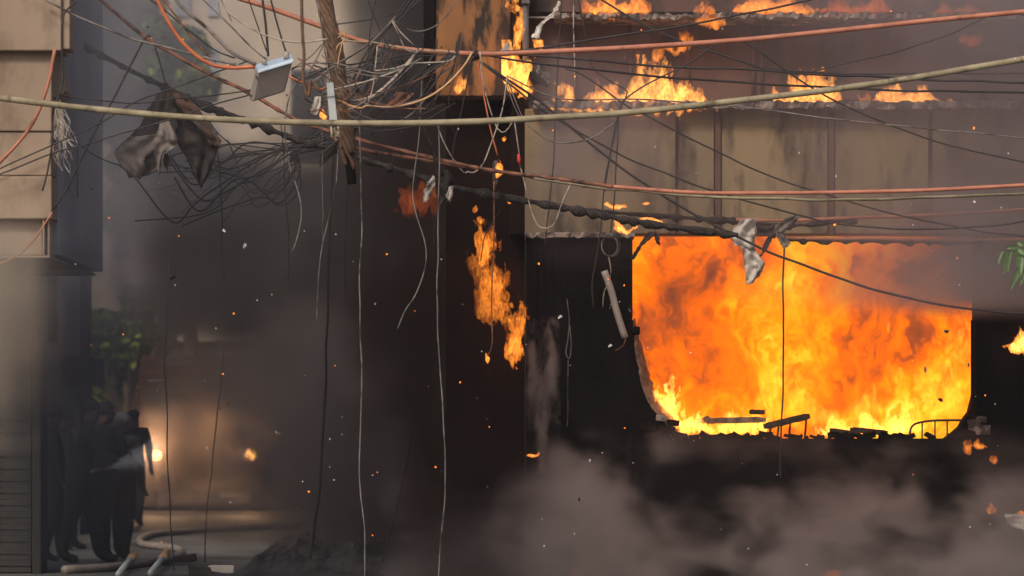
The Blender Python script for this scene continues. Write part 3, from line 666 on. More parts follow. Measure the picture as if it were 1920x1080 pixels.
flame('ragged flame below the right end of the sill', 1803, 1826, 826, 854, YB - .1, FL_O, [.6, 1, .8], .1, 44, 3)
flame('curled flame right of the sill on the side wall', 1824, 1850, 823, 845, YB - .1, FL_O, [.5, 1, .7, .3], .1, 45, 3)
flame('small forked flame on the black side wall', 1858, 1876, 848, 872, YB - .1, FL_O, [.9, .5, .6], .08, 46, 2, lean=.3)
flame('burning scrap flame low on the side wall', 1849, 1868, 938, 968, YB - .1, FL_O, [.5, 1, .7], .08, 47, 2)
flame('flame above the white sheet at the lower right edge', 1896, 1960, 953, 968, YB - .2, FL_O, [.3, .9, .6, .9], .1, 48, 4)
flame('dim red flame in the smoke at the bottom of the frame', 1064, 1092, 1056, 1084, YB - .6, FL_R, [.6, 1, .7], .1, 49, 2)
flame('dim red flame low in the smoke under the fire', 1548, 1576, 1066, 1086, YB - .6, FL_R, [.6, 1, .6], .1, 50, 2)

# ------------------------------------------------------------------ smoke
SMK_LIGHT = smoke_mat('light_smoke', (.63, .55, .535), 1.0)
SMK_CREAM = smoke_mat('cream_smoke', (.80, .68, .56), 1.0)
SMK_DARK = smoke_mat('dark_smoke', (.105, .086, .080), 1.0)
SMK_BLUE = smoke_mat('blue_grey_smoke', (.80, .75, .75), 1.0)
SMK_NAVY = smoke_mat('navy_smoke', (.085, .088, .115), 1.0)
SMK_BLACK = smoke_mat('black_smoke', (.06, .038, .033), 1.0)
SMK_VEIL = smoke_mat('veil_smoke', (.26, .205, .18), 1.0)
SMK_PURP = smoke_mat('purple_smoke', (.60, .52, .53), 1.0)
def smoke(label, X0, X1, Y0, Y1, Z0, Z1, res, ctrl, box, m, dens, seed, cells=(5, 3, 4), thr=.28, edge=.25, curl=0):
    """smoke bank: density follows a control map over the pixel box (x0,y0,x1,y1), broken up by warped 3-D noise"""
    nx, ny, nz = res; xs = np.linspace(X0, X1, nx)[:, None, None]; ys = np.linspace(Y0, Y1, ny)[None, :, None]; zs = np.linspace(Z0, Z1, nz)[None, None, :]
    px = CX + F * xs / ys + 0 * zs; py = HY - F * (zs - CZ) / ys + 0 * xs
    n1 = fbm(res, cells, 5, seed, .55); n2 = fbm(res, cells, 4, seed + 1)
    if curl:                                              # fold the noise over itself so billows get rolled edges
        ii, jj, kk = np.meshgrid(np.arange(nx), np.arange(ny), np.arange(nz), indexing='ij')
        w1 = fbm(res, [c_ * 1.1 for c_ in cells], 3, seed + 7); w2 = fbm(res, [c_ * 1.1 for c_ in cells], 3, seed + 8)
        n1 = .5 + 1.15 * (sample3(n1, (ii + (w1 - .5) * nx * .16) % (nx - 1.01), jj, (kk + (w2 - .5) * nz * .42) % (nz - 1.01)) - .5) - .28 * np.abs(fbm(res, [c_ * 2.4 for c_ in cells], 4, seed + 9, .6) - .5) + .03
    wu = (n2 - .5) * .16; wv = (n1 - .5) * .2
    C = interp2(ctrl, (px - box[0]) / (box[2] - box[0]) + wu, (py - box[1]) / (box[3] - box[1]) + wv)
    D = C * sstep(thr, thr + edge, n1 * .75 + C * .25) * (.5 + n2)
    t = (ys - Y0) / (Y1 - Y0); D = D * sstep(0, .25, t) * sstep(0, .15, 1 - t)
    for ax, n in ((0, nx), (2, nz)):
        e = np.linspace(0, 1, n); w = sstep(0, .06, e) * sstep(0, .06, 1 - e); s = [1, 1, 1]; s[ax] = n; D = D * w.reshape(s)
    D = np.where(D < .004, 0, D) * dens
    return volume('smoke', D, (X0, Y0, Z0), (X1, Y1, Z1), m, label)
# billows in front of the lower wall
smoke('pale brown smoke billowing in front of the lower wall under the fire', -1.3, 5.3, 33.7, 35.7, -.1, 1.75, (190, 30, 74),
      [[0, 0, .0, .0, .0, .0, .0, .0, .0, 0],
       [.0, .1, .45, .2, .1, .1, .25, .25, .12, .05],
       [.2, .4, .85, .45, .35, .5, .6, .6, .45, .3],
       [.35, .5, 1.0, .4, .35, .55, .55, .6, .5, .5],
       [.55, .7, 1.0, .7, .5, .55, .6, .75, .85, .9]], (850, 800, 1920, 1080), SMK_LIGHT, 2.3, 31, (9, 1.2, 3.6), .34, .32, curl=1)
# street choked with dark smoke, blacker and deeper at the back, brown veils in front
smoke('dense black smoke filling the street around the truck', -7.2, .6, 45.5, 74, 0.02, 9.8, (84, 62, 104),
      [[.02, .02, .02, .0, .0, .10, .5, .7, .6, .5],
       [.03, .03, .04, .02, .06, .25, .7, .8, .7, .6],
       [.05, .06, .10, .14, .22, .5, .8, .9, .8, .7],
       [.08, .14, .5, .9, 1., .9, .9, .9, .9, .8],
       [.06, .06, .35, .9, .95, .7, .7, .85, .9, .9],
       [.06, .02, .02, .2, .5, .7, .7, .8, .85, .9],
       [.06, .02, .12, .35, .5, .65, .7, .8, .85, .9],
       [.08, .10, .28, .32, .36, .5, .65, .75, .8, .8],
       [.06, .06, .2, .26, .3, .4, .55, .7, .8, .8]], (40, 0, 1000, 1080), SMK_DARK, .55, 41, (4, 2, 5), .38, .24, curl=1)
smoke('brownish veils of smoke drifting across the street before the truck', -5.4, .35, 37.6, 45.5, 0.02, 6.4, (96, 40, 104),
      [[.0, .0, .0, .05, .15, .2, .3, .3, .2, .1],
       [.0, .0, .05, .1, .2, .2, .3, .35, .3, .1],
       [.05, .08, .05, .08, .2, .25, .35, .4, .3, .2],
       [.05, .06, .05, .06, .2, .3, .3, .3, .3, .2],
       [.3, .3, .1, .08, .2, .3, .3, .25, .3, .2],
       [.45, .4, .25, .3, .4, .5, .45, .4, .35, .3],
       [.15, .2, .25, .35, .5, .8, .9, .8, .6, .4],
       [.15, .2, .3, .4, .6, 1., 1.2, 1.1, .8, .5],
       [.08, .12, .15, .25, .5, .7, .9, .9, .8, .7]], (40, 0, 1000, 1080), SMK_VEIL, .6, 46, (5, 1.5, 6), .44, .2, curl=1)
smoke('dark smoke hugging the corner left of the black pier', -1.75, .35, 32.9, 36.2, -.1, 4.9, (52, 36, 110),
      [[0, .1, .2, .2, .05, 0], [.1, .4, .5, .4, .1, 0], [.2, .6, .7, .5, .15, 0], [.2, .6, .8, .5, .2, 0], [.1, .3, .8, .6, .3, .1], [.05, .2, .7, .8, .5, .2]], (630, 160, 1030, 1080), SMK_BLACK, 1.4, 48, (3, 3, 8), .3, .3)
smoke('pale blue grey smoke hanging over the upper left of the street', -5.4, -.9, 30.4, 39.5, 2.2, 6.0, (76, 48, 64),
      [[.35, 1.6, .42, .3, .12, .05], [.25, 1.5, .36, .25, .12, .05], [.2, 1., .3, .2, .1, .03], [.15, .8, .22, .12, .08, .02], [.1, .5, .12, .06, .03, .02], [.0, .15, .05, .02, 0, 0]], (40, -60, 760, 620), SMK_BLUE, .3, 71, (4, 2, 4), .22, .3)
smoke('dark bluish smoke wrapping the crowd at the lower left', -5.0, -3.1, 36.6, 40.9, .02, 3.2, (44, 30, 72),
      [[0, .1, .1, .05, 0], [.2, .4, .2, .1, 0], [.6, .8, .6, .2, 0], [.8, 1, .7, .2, .05], [.8, 1, .6, .15, .05], [.5, .6, .3, .1, .0]], (-20, 460, 400, 1080), SMK_NAVY, .42, 81, (3, 2, 4), .2, .3)
smoke('dark smoke curling below the overhanging blocks', -4.2, -2.9, 28.6, 30.8, 1.3, 3.2, (44, 28, 64),
      [[0, .05, .1, .05, 0, 0], [.1, .5, .7, .4, .1, 0], [.2, .7, .9, .6, .15, 0], [.3, .8, .9, .5, .1, 0], [.3, .7, .7, .3, .05, 0], [.1, .2, .2, .1, 0, 0]], (40, 410, 330, 840), SMK_NAVY, 1.0, 91, (3, 2, 4), .24, .3)
smoke('thin white wisps of smoke climbing the black pier from a small flame', .1, .46, 35.35, 35.9, 1.0, 2.5, (40, 16, 120),
      [[0, .2, .1, .5, 0], [0, .6, .15, .8, 0], [0, .7, .5, .7, .1], [0, .3, .7, .2, .5], [0, .1, .8, .05, .3], [0, .0, .5, 0, 0]], (978, 630, 1056, 856), SMK_LIGHT, 4.5, 95, (4, 1.5, 9), .40, .25, curl=1)
smoke('smoke glowing amber round the truck headlights', -8.2, -3.4, 69.2, 71.9, .05, 2.4, (56, 20, 36),
      [[0, .2, .3, .3, .2, 0], [.1, .6, .7, .6, .4, .1], [.2, .9, .9, .8, .5, .1], [.2, .8, .9, .8, .5, .2], [.1, .5, .6, .5, .3, .1]], (180, 740, 620, 960), SMK_LIGHT, .42, 97, (4, 1.5, 3), .3, .3)
smoke('cream coloured smoke rolling under the overhanging blocks at the left edge', -4.4, -3.35, 28.4, 30.4, 1.2, 3.2, (48, 40, 72),
      [[.0, .05, .05, 0, 0], [.5, .6, .45, .1, 0], [1, .9, .6, .15, 0], [1, .9, .55, .1, 0], [.8, .6, .2, .05, 0], [.3, .15, .05, 0, 0]], (-60, 400, 150, 800), SMK_CREAM, 1.6, 51, (3, 3, 4), .22, .3)
smoke('thin purple grey smoke drifting over the upper right of the building', .1, 5.4, 32.8, 35.4, 2.4, 5.9, (96, 28, 64),
      [[.05, .08, .12, .2, .3, .5, .7], [.03, .06, .12, .22, .35, .55, .7], [.35, .35, .2, .2, .35, .45, .5], [.4, .35, .25, .2, .3, .45, .5], [.1, .2, .12, .15, .4, .8, .7], [0, 0, .0, .1, .5, 1., .6], [0, 0, 0, 0, .1, .45, .3]], (980, -40, 1960, 640), SMK_PURP, 1.3, 61, (6, 3, 4.5), .25, .3)

# ------------------------------------------------------------------ the street: truck, crowd, hose, debris
TRK = 72.0
tr = empty('fire_truck', at(382, 958, TRK)); tag(tr, 'dark truck with both headlights lit coming through the smoke', 'truck')
def tp(name, rect, d0, d1, m, bev=.03, parent=None): return piece(name, rect, TRK + d0, TRK + d1, m, parent or tr, bev)
tp('cab', (258, 508, 690, 905), .15, 2.4, M['truck'], .12); tp('body', (262, 504, 668, 915), 2.5, 8, M['truck'], .08)
tp('windscreen', (276, 490, 712, 790), .11, .149, M['glass'], .02); tp('bumper', (254, 512, 880, 922), -.1, .14, M['rubber'], .04)
tp('grille', (330, 436, 822, 872), .1, .148, M['metal'], .01); tp('light_bar', (300, 466, 676, 690), .6, 1.0, M['rubber'], .03)
for x in (246, 520):
    a = tp('mirror', (x - 6, x + 6, 735, 775), -.02, .1, M['soot'], .02); MB().tube([at(x, 738, TRK + .05), at(x + (14 if x < 300 else -14), 730, TRK + .2)], .02, 6).build('bracket', M['soot'], a)
for x in (268, 476):
    w = empty('wheel', at(x + 11, 912, TRK + 1.1)); c = at(x + 11, 912, TRK + 1.1); w.parent = tr; w.matrix_parent_inverse = Matrix.Translation(-Vector(tr.location))
    bpy.data.objects.remove(w)
    MB().tube([Vector((c.x - .14, c.y, .5)), Vector((c.x + .14, c.y, .5))], .5, 20).build('wheel', M['rubber'], tr, False)
HL = glow_mat('headlight_glow', (1, .42, .10), 20)
HL2 = glow_mat('headlight_glow_full', (1, .42, .10), 150)
for x, w in ((293, 1.0), (470, 1.8)):
    c = at(x, 853, TRK)
    h = MB().tube([c + Vector((0, .14, 0)), c + Vector((0, .02, 0))], [.08, .10], 18).build('headlight', HL if x < 400 else HL2, tr, True)
    ld = bpy.data.lights.new('headlight_beam', 'SPOT'); lo = bpy.data.objects.new('headlight_beam', ld); COL.objects.link(lo)
    ld.energy = 1500 * w; ld.color = (1, .55, .25); ld.spot_size = R(50); ld.spot_blend = .9; ld.shadow_soft_size = .1
    lo.location = c + Vector((0, -.06, 0)); lo.rotation_euler = (R(80), 0, R(4)); lo.rotation_euler = Vector((.06, 1, -.10)).to_track_quat('Z', 'Y').to_euler()
    lo.parent = tr; lo.matrix_parent_inverse = Matrix.Translation(-Vector(tr.location))
    lp = bpy.data.lights.new('headlight_bulb', 'POINT'); lq = bpy.data.objects.new('headlight_bulb', lp); COL.objects.link(lq)
    lp.energy = 110 * w; lp.color = (1, .55, .22); lp.shadow_soft_size = .08; lq.location = c + Vector((0, -.2, 0)); lq.parent = tr; lq.matrix_parent_inverse = Matrix.Translation(-Vector(tr.location))

def person(label, foot, H, face, top, bottom, hair, arms='down', stride=.12, bend=0., seed=1, hat=None):
    """one skinned body; face = heading in degrees (0 looks to +X)"""
    rng = random.Random(seed); root = empty('person', foot, R(face)); tag(root, label, 'person')
    s = H / 1.75; J, E, Rr = [], [], []
    def j(x, y, z, r, par=None):
        J.append((x * s, y * s, z * s)); Rr.append(r * s); 
        if par is not None: E.append((par, len(J) - 1))
        return len(J) - 1
    lx = bend
    pel = j(0, 0, .93, .18); sp = j(lx * .3, 0, 1.13, .175, pel); ch = j(lx * .7, 0, 1.33, .2, sp); nk = j(lx, 0, 1.49, .065, ch)
    hd = j(lx + .015, 0, 1.60, .092, nk); hd2 = j(lx + .02, 0, 1.68, .088, hd); j(lx + .11, 0, 1.60, .018, hd); j(lx + .08, 0, 1.55, .03, hd)
    for sd_, st_ in ((1, stride), (-1, -stride)):
        hp = j(0, .10 * sd_, .88, .13, pel); kn = j(st_ * .6 + .03, .115 * sd_, .49, .092, hp); an = j(st_, .12 * sd_, .11, .07, kn)
        j(st_ + .09, .125 * sd_, .04, .042, an); j(st_ + .19, .13 * sd_, .03, .03, len(J) - 1)
        sh = j(lx * .85, .2 * sd_, 1.42, .08, ch)
        if arms == 'hold': el, wr = (lx + .12, .24 * sd_, 1.16), (lx + .36, .08 * sd_ + .02, 1.08)
        elif arms == 'up' and sd_ == 1: el, wr = (lx + .14, .3 * sd_, 1.34), (lx + .2, .22 * sd_, 1.6)
        else: el, wr = (lx * .8 - .02, .25 * sd_, 1.15), (lx * .8 + .08, .25 * sd_, .9)
        e = j(*el, .06, sh); w = j(*wr, .03, e); dv = (Vector(wr) - Vector(el)).normalized()
        pm = j(*(Vector(wr) + dv * .07), .032, w); side = dv.cross(Vector((0, 1, 0))).normalized() if abs(dv.y) < .9 else Vector((1, 0, 0))
        for q, ln in ((-.03, .065), (-.01, .078), (.01, .074), (.03, .056)):
            a = Vector(wr) + dv * .10 + Vector((0, q, 0)); k1 = j(*a, .0085, pm); k2 = j(*(a + dv * ln * .5 + side * .012), .008, k1); j(*(a + dv * ln * .8 + side * .03), .0075, k2)
        a = Vector(wr) + dv * .05 - Vector((0, .035 * sd_, 0)); k1 = j(*a, .01, w); j(*(a + dv * .045 - Vector((0, .02 * sd_, 0))), .009, k1)
    me = bpy.data.meshes.new('body'); me.from_pydata(J, E, []); me.update()
    bm = bmesh.new(); bm.from_mesh(me); sk = bm.verts.layers.skin.verify(); bm.verts.ensure_lookup_table()
    for v, r in zip(bm.verts, Rr): v[sk].radius = (r, r * .8) if r > .12 * s else (r, r)
    bm.verts[pel][sk].use_root = True; bm.to_mesh(me); bm.free()
    tmp = bpy.data.objects.new('body_tmp', me); COL.objects.link(tmp); tmp.modifiers.new('skin', 'SKIN').use_smooth_shade = True
    ss = tmp.modifiers.new('sub', 'SUBSURF'); ss.levels = 2
    ev = tmp.evaluated_get(bpy.context.evaluated_depsgraph_get()); bme = bpy.data.meshes.new_from_object(ev)
    bpy.data.objects.remove(tmp); o = bpy.data.objects.new('body', bme); COL.objects.link(o); o.parent = root
    bme.materials.clear()
    for m in (top, bottom, M['skin'], M['rubber']): bme.materials.append(m)
    for p in bme.polygons:
        z = p.center.z / s; ax = abs(p.center.y) / s
        hand = (arms == 'hold' and p.center.x / s > lx + .33 and z < 1.2) or (arms != 'hold' and ax > .275 and .7 < z < .9)
        p.material_index = 2 if z > 1.5 or hand else (0 if z > .93 else (1 if z > .1 else 3)); p.use_smooth = True
    # hair or cap, following the skull
    bm = bmesh.new(); bmesh.ops.create_uvsphere(bm, u_segments=18, v_segments=12, radius=.1 * s)
    bmesh.ops.delete(bm, geom=[v for v in bm.verts if v.co.z < -.02 * s and v.co.x > -.02 * s or v.co.z < -.07 * s], context='VERTS')
    for v in bm.verts: v.co += Vector((rng.uniform(-.004, .004), rng.uniform(-.004, .004), rng.uniform(-.004, .004)))
    hm = bpy.data.meshes.new('hair'); bm.to_mesh(hm); bm.free(); hm.materials.append(M['palehat'] if hat else M['hair'])
    ho = bpy.data.objects.new('cap' if hat else 'hair', hm); COL.objects.link(ho); ho.parent = root; ho.location = ((lx + .012) * s, 0, 1.665 * s)
    for sd_ in (1, -1):
        em = bmesh.new(); bmesh.ops.create_uvsphere(em, u_segments=8, v_segments=6, radius=.012 * s); e2 = bpy.data.meshes.new('eye'); em.to_mesh(e2); em.free(); e2.materials.append(M['ash'])
        eo = bpy.data.objects.new('eye', e2); COL.objects.link(eo); eo.parent = root; eo.location = ((lx + .1) * s, .034 * s * sd_, 1.625 * s)
    return root
def gpt(px, py):
    Y = F * CZ / (py - HY); return Vector(((px - CX) * Y / F, Y, 0))
person('person in dark clothes standing leftmost of the crowd by the shutter', gpt(98, 1052), 1.72, 15, M['uniform'], M['trousers'], 1, seed=1)
person('person in dark uniform aiming the hose nozzle that sprays water', gpt(150, 1055), 1.78, 5, M['uniform'], M['trousers'], 1, arms='hold', bend=.1, stride=.2, seed=2)
person('person in black clothes close behind the spraying nozzle', gpt(190, 1052), 1.76, 40, M['uniform'], M['uniform'], 1, arms='hold', bend=.05, seed=3)
person('person in a pale cap at the right front of the crowd', gpt(228, 1050), 1.64, 60, M['trousers'], M['trousers'], 1, arms='down', seed=4, hat=1)
person('person farther back whose boots show right of the crowd', gpt(250, 986), 1.8, 80, M['uniform'], M['trousers'], 1, seed=5, stride=.15)
person('person half hidden between the leftmost figure and the nozzle holder', gpt(122, 1030), 1.7, 20, M['trousers'], M['uniform'], 1, seed=6)
# nozzle and water
nz = empty('hose_nozzle', at(186, 881, 41.8)); tag(nz, 'metal hose nozzle held by the crowd with water leaving its tip', 'nozzle')
MB().tube([at(150, 893, 41.8), at(180, 883, 41.8), at(194, 879, 41.8)], [.035, .03, .018], 12).build('barrel', M['metal'], nz, True)
MB().tube([at(160, 889, 41.8), at(164, 887, 41.8)], .05, 12).build('collar', M['greymetal'], nz)
def spray_mat():
    m = mat('water_spray', (.55, .6, .68), None, .3, 9, bump=0); n, l = m.node_tree.nodes, m.node_tree.links
    p = n['Principled BSDF']; out = n['Material Output']; t = n.new('ShaderNodeBsdfTransparent'); mx = n.new('ShaderNodeMixShader'); mx.inputs[0].default_value = .17
    l.new(t.outputs[0], mx.inputs[1]); l.new(p.outputs[0], mx.inputs[2]); l.new(mx.outputs[0], out.inputs['Surface']); return m
mb = MB(); rng = random.Random(8); a = at(194, 879, 41.8)
for k in range(2200):
    t = rng.random() ** .75; sp = .30 * t + .01; u = rng.gauss(0, .38); v = rng.gauss(0, .38)
    p = a + Vector((.58 * t, v * sp, (.18 * t) + u * sp * .8)); d = Vector((.05, v * .02, .012 + u * .02)); r = .0012 + .0022 * rng.random() ** 2
    mb.add([p, p + d * .5 + Vector((0, 0, r)), p + d, p + d * .5 - Vector((0, 0, r)), p + d * .5 + Vector((0, r, 0))], [(0, 1, 4), (1, 2, 4), (2, 3, 4), (3, 0, 4), (0, 3, 2, 1)])
tag(mb.build('water_spray', spray_mat()), 'pale fan of water spraying right from the nozzle toward the headlight', 'water', kind='stuff')
# fire hose on the road
def ground_tube(name, pts, r, m, label, cat, n=10):
    P = [gpt(x, y) + Vector((0, 0, r * .9)) for x, y in pts]
    return tag(MB().tube(spline(P, .15), r, n).build(name, m, None, True), label, cat)
ground_tube('fire_hose', [(560, 990), (480, 993), (400, 998), (330, 1003), (285, 1008), (264, 1017), (266, 1026), (300, 1031), (330, 1035), (341, 1042), (335, 1048), (300, 1058), (250, 1066), (200, 1072), (120, 1076)], .045, M['hose'], 'pale fire hose snaking in an S over the wet road', 'hose')
for lab, x0, y0, x1, y1 in (('lit metal pipe end lying in the road left of the other', 222, 1086, 252, 1060), ('lit metal pipe end lying in the road below the hose bend', 282, 1084, 312, 1058)):
    a, b = gpt(x0, y0), gpt(x1, y1); a.z = .05; b.z = .12
    e = empty('pipe_end', a); tag(e, lab, 'pipe')
    MB().tube([a, b], .03, 10).build('tube', M['steel'], e, True); MB().tube([a + (b - a) * .72, a + (b - a) * 1.02], .042, 12).build('collar', M['copper'], e, True)  # orange light on the pipe end is put into the collar's colour
for lab, x, y, s in (('dark block lying on the road right of the hose bend', 350, 1054, .09), ('broken dark brick at the bottom of the road', 372, 1077, .11), ('pale plastic scrap on the wet road', 414, 1074, .12)):
    c = gpt(x, y); pale = 'pale' in lab
    o = MB().box(-s, s, -s * .7, s * .7, 0, s * (.6 if pale else .9), rot=Matrix.Rotation(.3, 3, 'Z'), jit=s * .3).build('debris', M['whitecloth'] if pale else M['rubble']); o.location = c; bevel(o, .01); tag(o, lab, 'debris')
# rubble heap
nxh, nyh = 90, 40; Hn = fbm((nxh, nyh), (9, 4), 5, 77, .6); V = []
x0, x1, y0_, y1_ = gpt(500, 1040).x, gpt(960, 1040).x, 37.2, 43
for i in range(nxh):
    for k in range(nyh):
        u, v = i / (nxh - 1), k / (nyh - 1); e = sstep(0, .14, u) * sstep(0, .2, v) * sstep(0, .25, 1 - v)
        V.append((x0 + (x1 - x0) * u, y0_ + (y1_ - y0_) * v, -.02 + float(e) * (.08 + .36 * Hn[i, k])))
tag(mesh_obj('rubble_heap', V, [(i * nyh + k, (i + 1) * nyh + k, (i + 1) * nyh + k + 1, i * nyh + k + 1) for i in range(nxh - 1) for k in range(nyh - 1)], M['rubble'], None, False), 'low dark heap of rubble on the road left of the burning building', 'rubble', kind='stuff')

# ------------------------------------------------------------------ hanging and flying scraps
def sheet(name, rows, Y, m, label, cat, cols=10, fold=.05, seed=1, sub_n=4, thick=.004, edge=.15, parent=None, twist=0.):
    """a limp sheet lofted through (left, right) pixel pairs, with folds in depth and a frayed edge"""
    rng = np.random.default_rng(seed); rows = np.array(rows, float); n = len(rows); t = np.linspace(0, n - 1, (n - 1) * sub_n + 1)
    L = np.stack([np.interp(t, range(n), rows[:, 0, k]) for k in (0, 1)], 1); Rt = np.stack([np.interp(t, range(n), rows[:, 1, k]) for k in (0, 1)], 1)
    nr = len(t); N = fbm((nr, cols + 1), (max(1.5, n * .9), 3.2), 3, seed); N2 = fbm((nr, cols + 1), (n * 2, 7), 2, seed + 5); V = []
    px_n = rng.normal(size=(nr, 2)) * edge * 6
    for i in range(nr):
        for k in range(cols + 1):
            s = k / cols; p = L[i] * (1 - s) + Rt[i] * s
            if k in (0, cols): p = p + px_n[i] * (1 if k else -1)
            if i == nr - 1: p = p + np.array([0, rng.normal() * edge * 10])
            V.append(at(p[0], p[1], Y + fold * ((N[i, k] - .5) * 2.4 + math.sin(s * 9 + seed + i * .35) * .35 + (N2[i, k] - .5) * .7) + twist * (s - .5)))
    c1 = cols + 1
    o = mesh_obj(name, V, [(i * c1 + k, i * c1 + k + 1, (i + 1) * c1 + k + 1, (i + 1) * c1 + k) for i in range(nr - 1) for k in range(cols)], m, parent, True)
    sd_ = o.modifiers.new('thick', 'SOLIDIFY'); sd_.thickness = thick
    if label: tag(o, label, cat)
    return o
bt = empty('burnt_tarpaulin', at(316, 170, 32.4)); tag(bt, 'blackened tarpaulin draped over the charred cable at the upper left with a pointed lower corner', 'tarpaulin')
sheet('dark_flap', [((306, 170), (330, 172)), ((310, 205), (362, 205)), ((318, 240), (392, 240)), ((330, 268), (414, 264)), ((348, 292), (408, 285)), ((360, 318), (395, 318)), ((374, 350), (378, 352))], 32.45, M['darkcloth'], None, None, 12, .09, 1, 5, parent=bt)
sheet('folded_edge', [((322, 172), (346, 180)), ((332, 195), (372, 205)), ((352, 220), (395, 235)), ((380, 250), (414, 262)), ((392, 272), (412, 274))], 32.3, M['singed'], None, None, 8, .05, 2, 5, parent=bt)
sheet('torn_flap', [((300, 172), (328, 175)), ((276, 205), (332, 205)), ((262, 235), (334, 240)), ((244, 255), (322, 262)), ((228, 270), (305, 290)), ((214, 290), (302, 300)), ((226, 312), (300, 318)), ((242, 332), (262, 334))], 32.35, M['burntcloth'], None, None, 12, .07, 4, 5, parent=bt)
sheet('pale_flap', [((246, 258), (300, 250)), ((226, 270), (300, 270)), ((213, 288), (272, 295)), ((228, 312), (270, 318)), ((242, 331), (262, 333))], 32.2, M['ashcloth'], None, None, 10, .06, 6, 5, parent=bt)
sheet('crumpled_end', [((298, 228), (318, 226)), ((294, 255), (332, 258)), ((285, 275), (334, 272)), ((292, 300), (308, 290)), ((298, 326), (300, 328))], 32.15, M['ashcloth'], None, None, 8, .07, 8, 5, parent=bt)
sheet('thread_scrap', [((306, 284), (314, 282)), ((306, 300), (318, 300)), ((308, 312), (314, 320))], 32.2, M['burntcloth'], None, None, 5, .03, 9, 3, parent=bt)
wp = empty('plastic_sheet', at(1440, 412, 34.2)); tag(wp, 'torn white plastic sheet draped over the cable in front of the burning opening', 'plastic sheet')
sheet('hanging_tail', [((1376, 445), (1412, 440)), ((1392, 465), (1414, 462)), ((1394, 480), (1420, 476)), ((1396, 500), (1434, 494)), ((1399, 520), (1424, 518)), ((1399, 534), (1412, 530))], 34.2, M['whitecloth'], None, None, 8, .06, 11, 5, parent=wp)
sheet('upper_fold', [((1391, 411), (1419, 410)), ((1374, 432), (1417, 428)), ((1370, 446), (1415, 445)), ((1380, 462), (1414, 466))], 34.15, M['whitecloth'], None, None, 9, .07, 12, 5, parent=wp)
sheet('melted_middle', [((1417, 416), (1420, 443)), ((1432, 424), (1436, 441)), ((1446, 422), (1446, 448)), ((1455, 418), (1454, 445))], 34.22, M['darkcloth'], None, None, 6, .03, 13, 4, parent=wp)
sheet('melted_strand', [((1440, 440), (1452, 446)), ((1434, 456), (1442, 458)), ((1428, 474), (1431, 475)), ((1424, 480), (1425, 481))], 34.22, M['darkcloth'], None, None, 4, .02, 14, 4, parent=wp)
sheet('raised_corner', [((1493, 401), (1498, 404)), ((1470, 412), (1490, 420)), ((1454, 424), (1482, 430)), ((1452, 438), (1468, 436))], 34.1, M['ashcloth'], None, None, 6, .04, 15, 4, parent=wp)
sheet('lower_corner', [((1455, 436), (1466, 432)), ((1458, 448), (1472, 444)), ((1465, 460), (1483, 456)), ((1468, 464), (1478, 463))], 34.12, M['ashcloth'], None, None, 6, .04, 16, 4, parent=wp)
fs = empty('foil_scrap', at(822, 325, 32.6)); tag(fs, 'crumpled silver and black foil scrap hanging under the salmon cables', 'foil')
sheet('silver_fold', [((812, 330), (822, 334)), ((802, 342), (818, 346)), ((796, 360), (806, 362)), ((793, 378), (802, 380))], 32.55, M['whitecloth'], None, None, 6, .04, 21, 4, parent=fs)
sheet('burnt_fold', [((822, 322), (840, 318)), ((820, 340), (850, 336)), ((818, 360), (850, 352)), ((822, 378), (842, 374)), ((826, 386), (830, 388))], 32.6, M['burntcloth'], None, None, 8, .05, 22, 4, parent=fs)
sheet('pale_corner', [((842, 350), (850, 348)), ((836, 366), (848, 364)), ((840, 376), (844, 378))], 32.5, M['whitecloth'], None, None, 5, .03, 23, 3, parent=fs)
sheet('paper_scrap', [((590, 182), (602, 180)), ((588, 194), (600, 196)), ((582, 206), (598, 208)), ((582, 212), (594, 218))], 30.8, M['whitecloth'], 'white torn paper scrap caught left of the grey box on the pole', 'paper', 6, .03, 31, 4)
sheet('cloth_strip', [((1048, 2), (1053, 4)), ((1034, 26), (1040, 28)), ((1016, 40), (1020, 44)), ((1008, 50), (1014, 54)), ((996, 70), (1012, 74))], 35.2, M['whitecloth'], 'twisted white cloth strip hanging above the salmon cable beside the drainpipe', 'cloth', 6, .02, 32, 5)
sheet('paper_scrap', [((952, 78), (956, 84)), ((940, 94), (958, 98)), ((938, 100), (954, 104))], 34.6, M['boxside'], 'grey pointed scrap perched on the salmon cable by the ochre panel', 'paper', 5, .02, 33, 3)
sheet('scrap', [((926, 300), (932, 302)), ((923, 320), (934, 322)), ((924, 345), (934, 340)), ((926, 356), (928, 357))], 33.02, M['burntcloth'], 'charred scrap hanging on the salmon cable with a flame on it', 'scrap', 5, .02, 34, 3)
sheet('plastic_sheet', [((1884, 964), (1960, 966)), ((1888, 978), (1960, 990)), ((1900, 990), (1960, 1006))], YB - .25, M['whitecloth'], 'crumpled white sheet at the lower right edge of the view', 'plastic sheet', 12, .08, 35, 5)
sheet('charred_rag', [((1216, 434), (1232, 436)), ((1204, 450), (1222, 446)), ((1192, 468), (1204, 462)), ((1182, 484), (1190, 486))], YB - .3, M['burntcloth'], 'charred rag slanting across the upper left corner of the opening', 'rag', 6, .04, 36, 4)
sheet('charred_rag', [((1228, 432), (1236, 440)), ((1226, 446), (1238, 452)), ((1232, 458), (1238, 460))], YB - .3, M['burntcloth'], 'short burnt rag hanging right of the slanting rag', 'rag', 5, .03, 37, 3)
sheet('melted_scrap', [((746, 172), (776, 176)), ((724, 196), (760, 190)), ((712, 200), (740, 204))], 31.4, M['rust'], 'brown melted scrap tangled in the wires right of the pole', 'scrap', 6, .04, 38, 3)
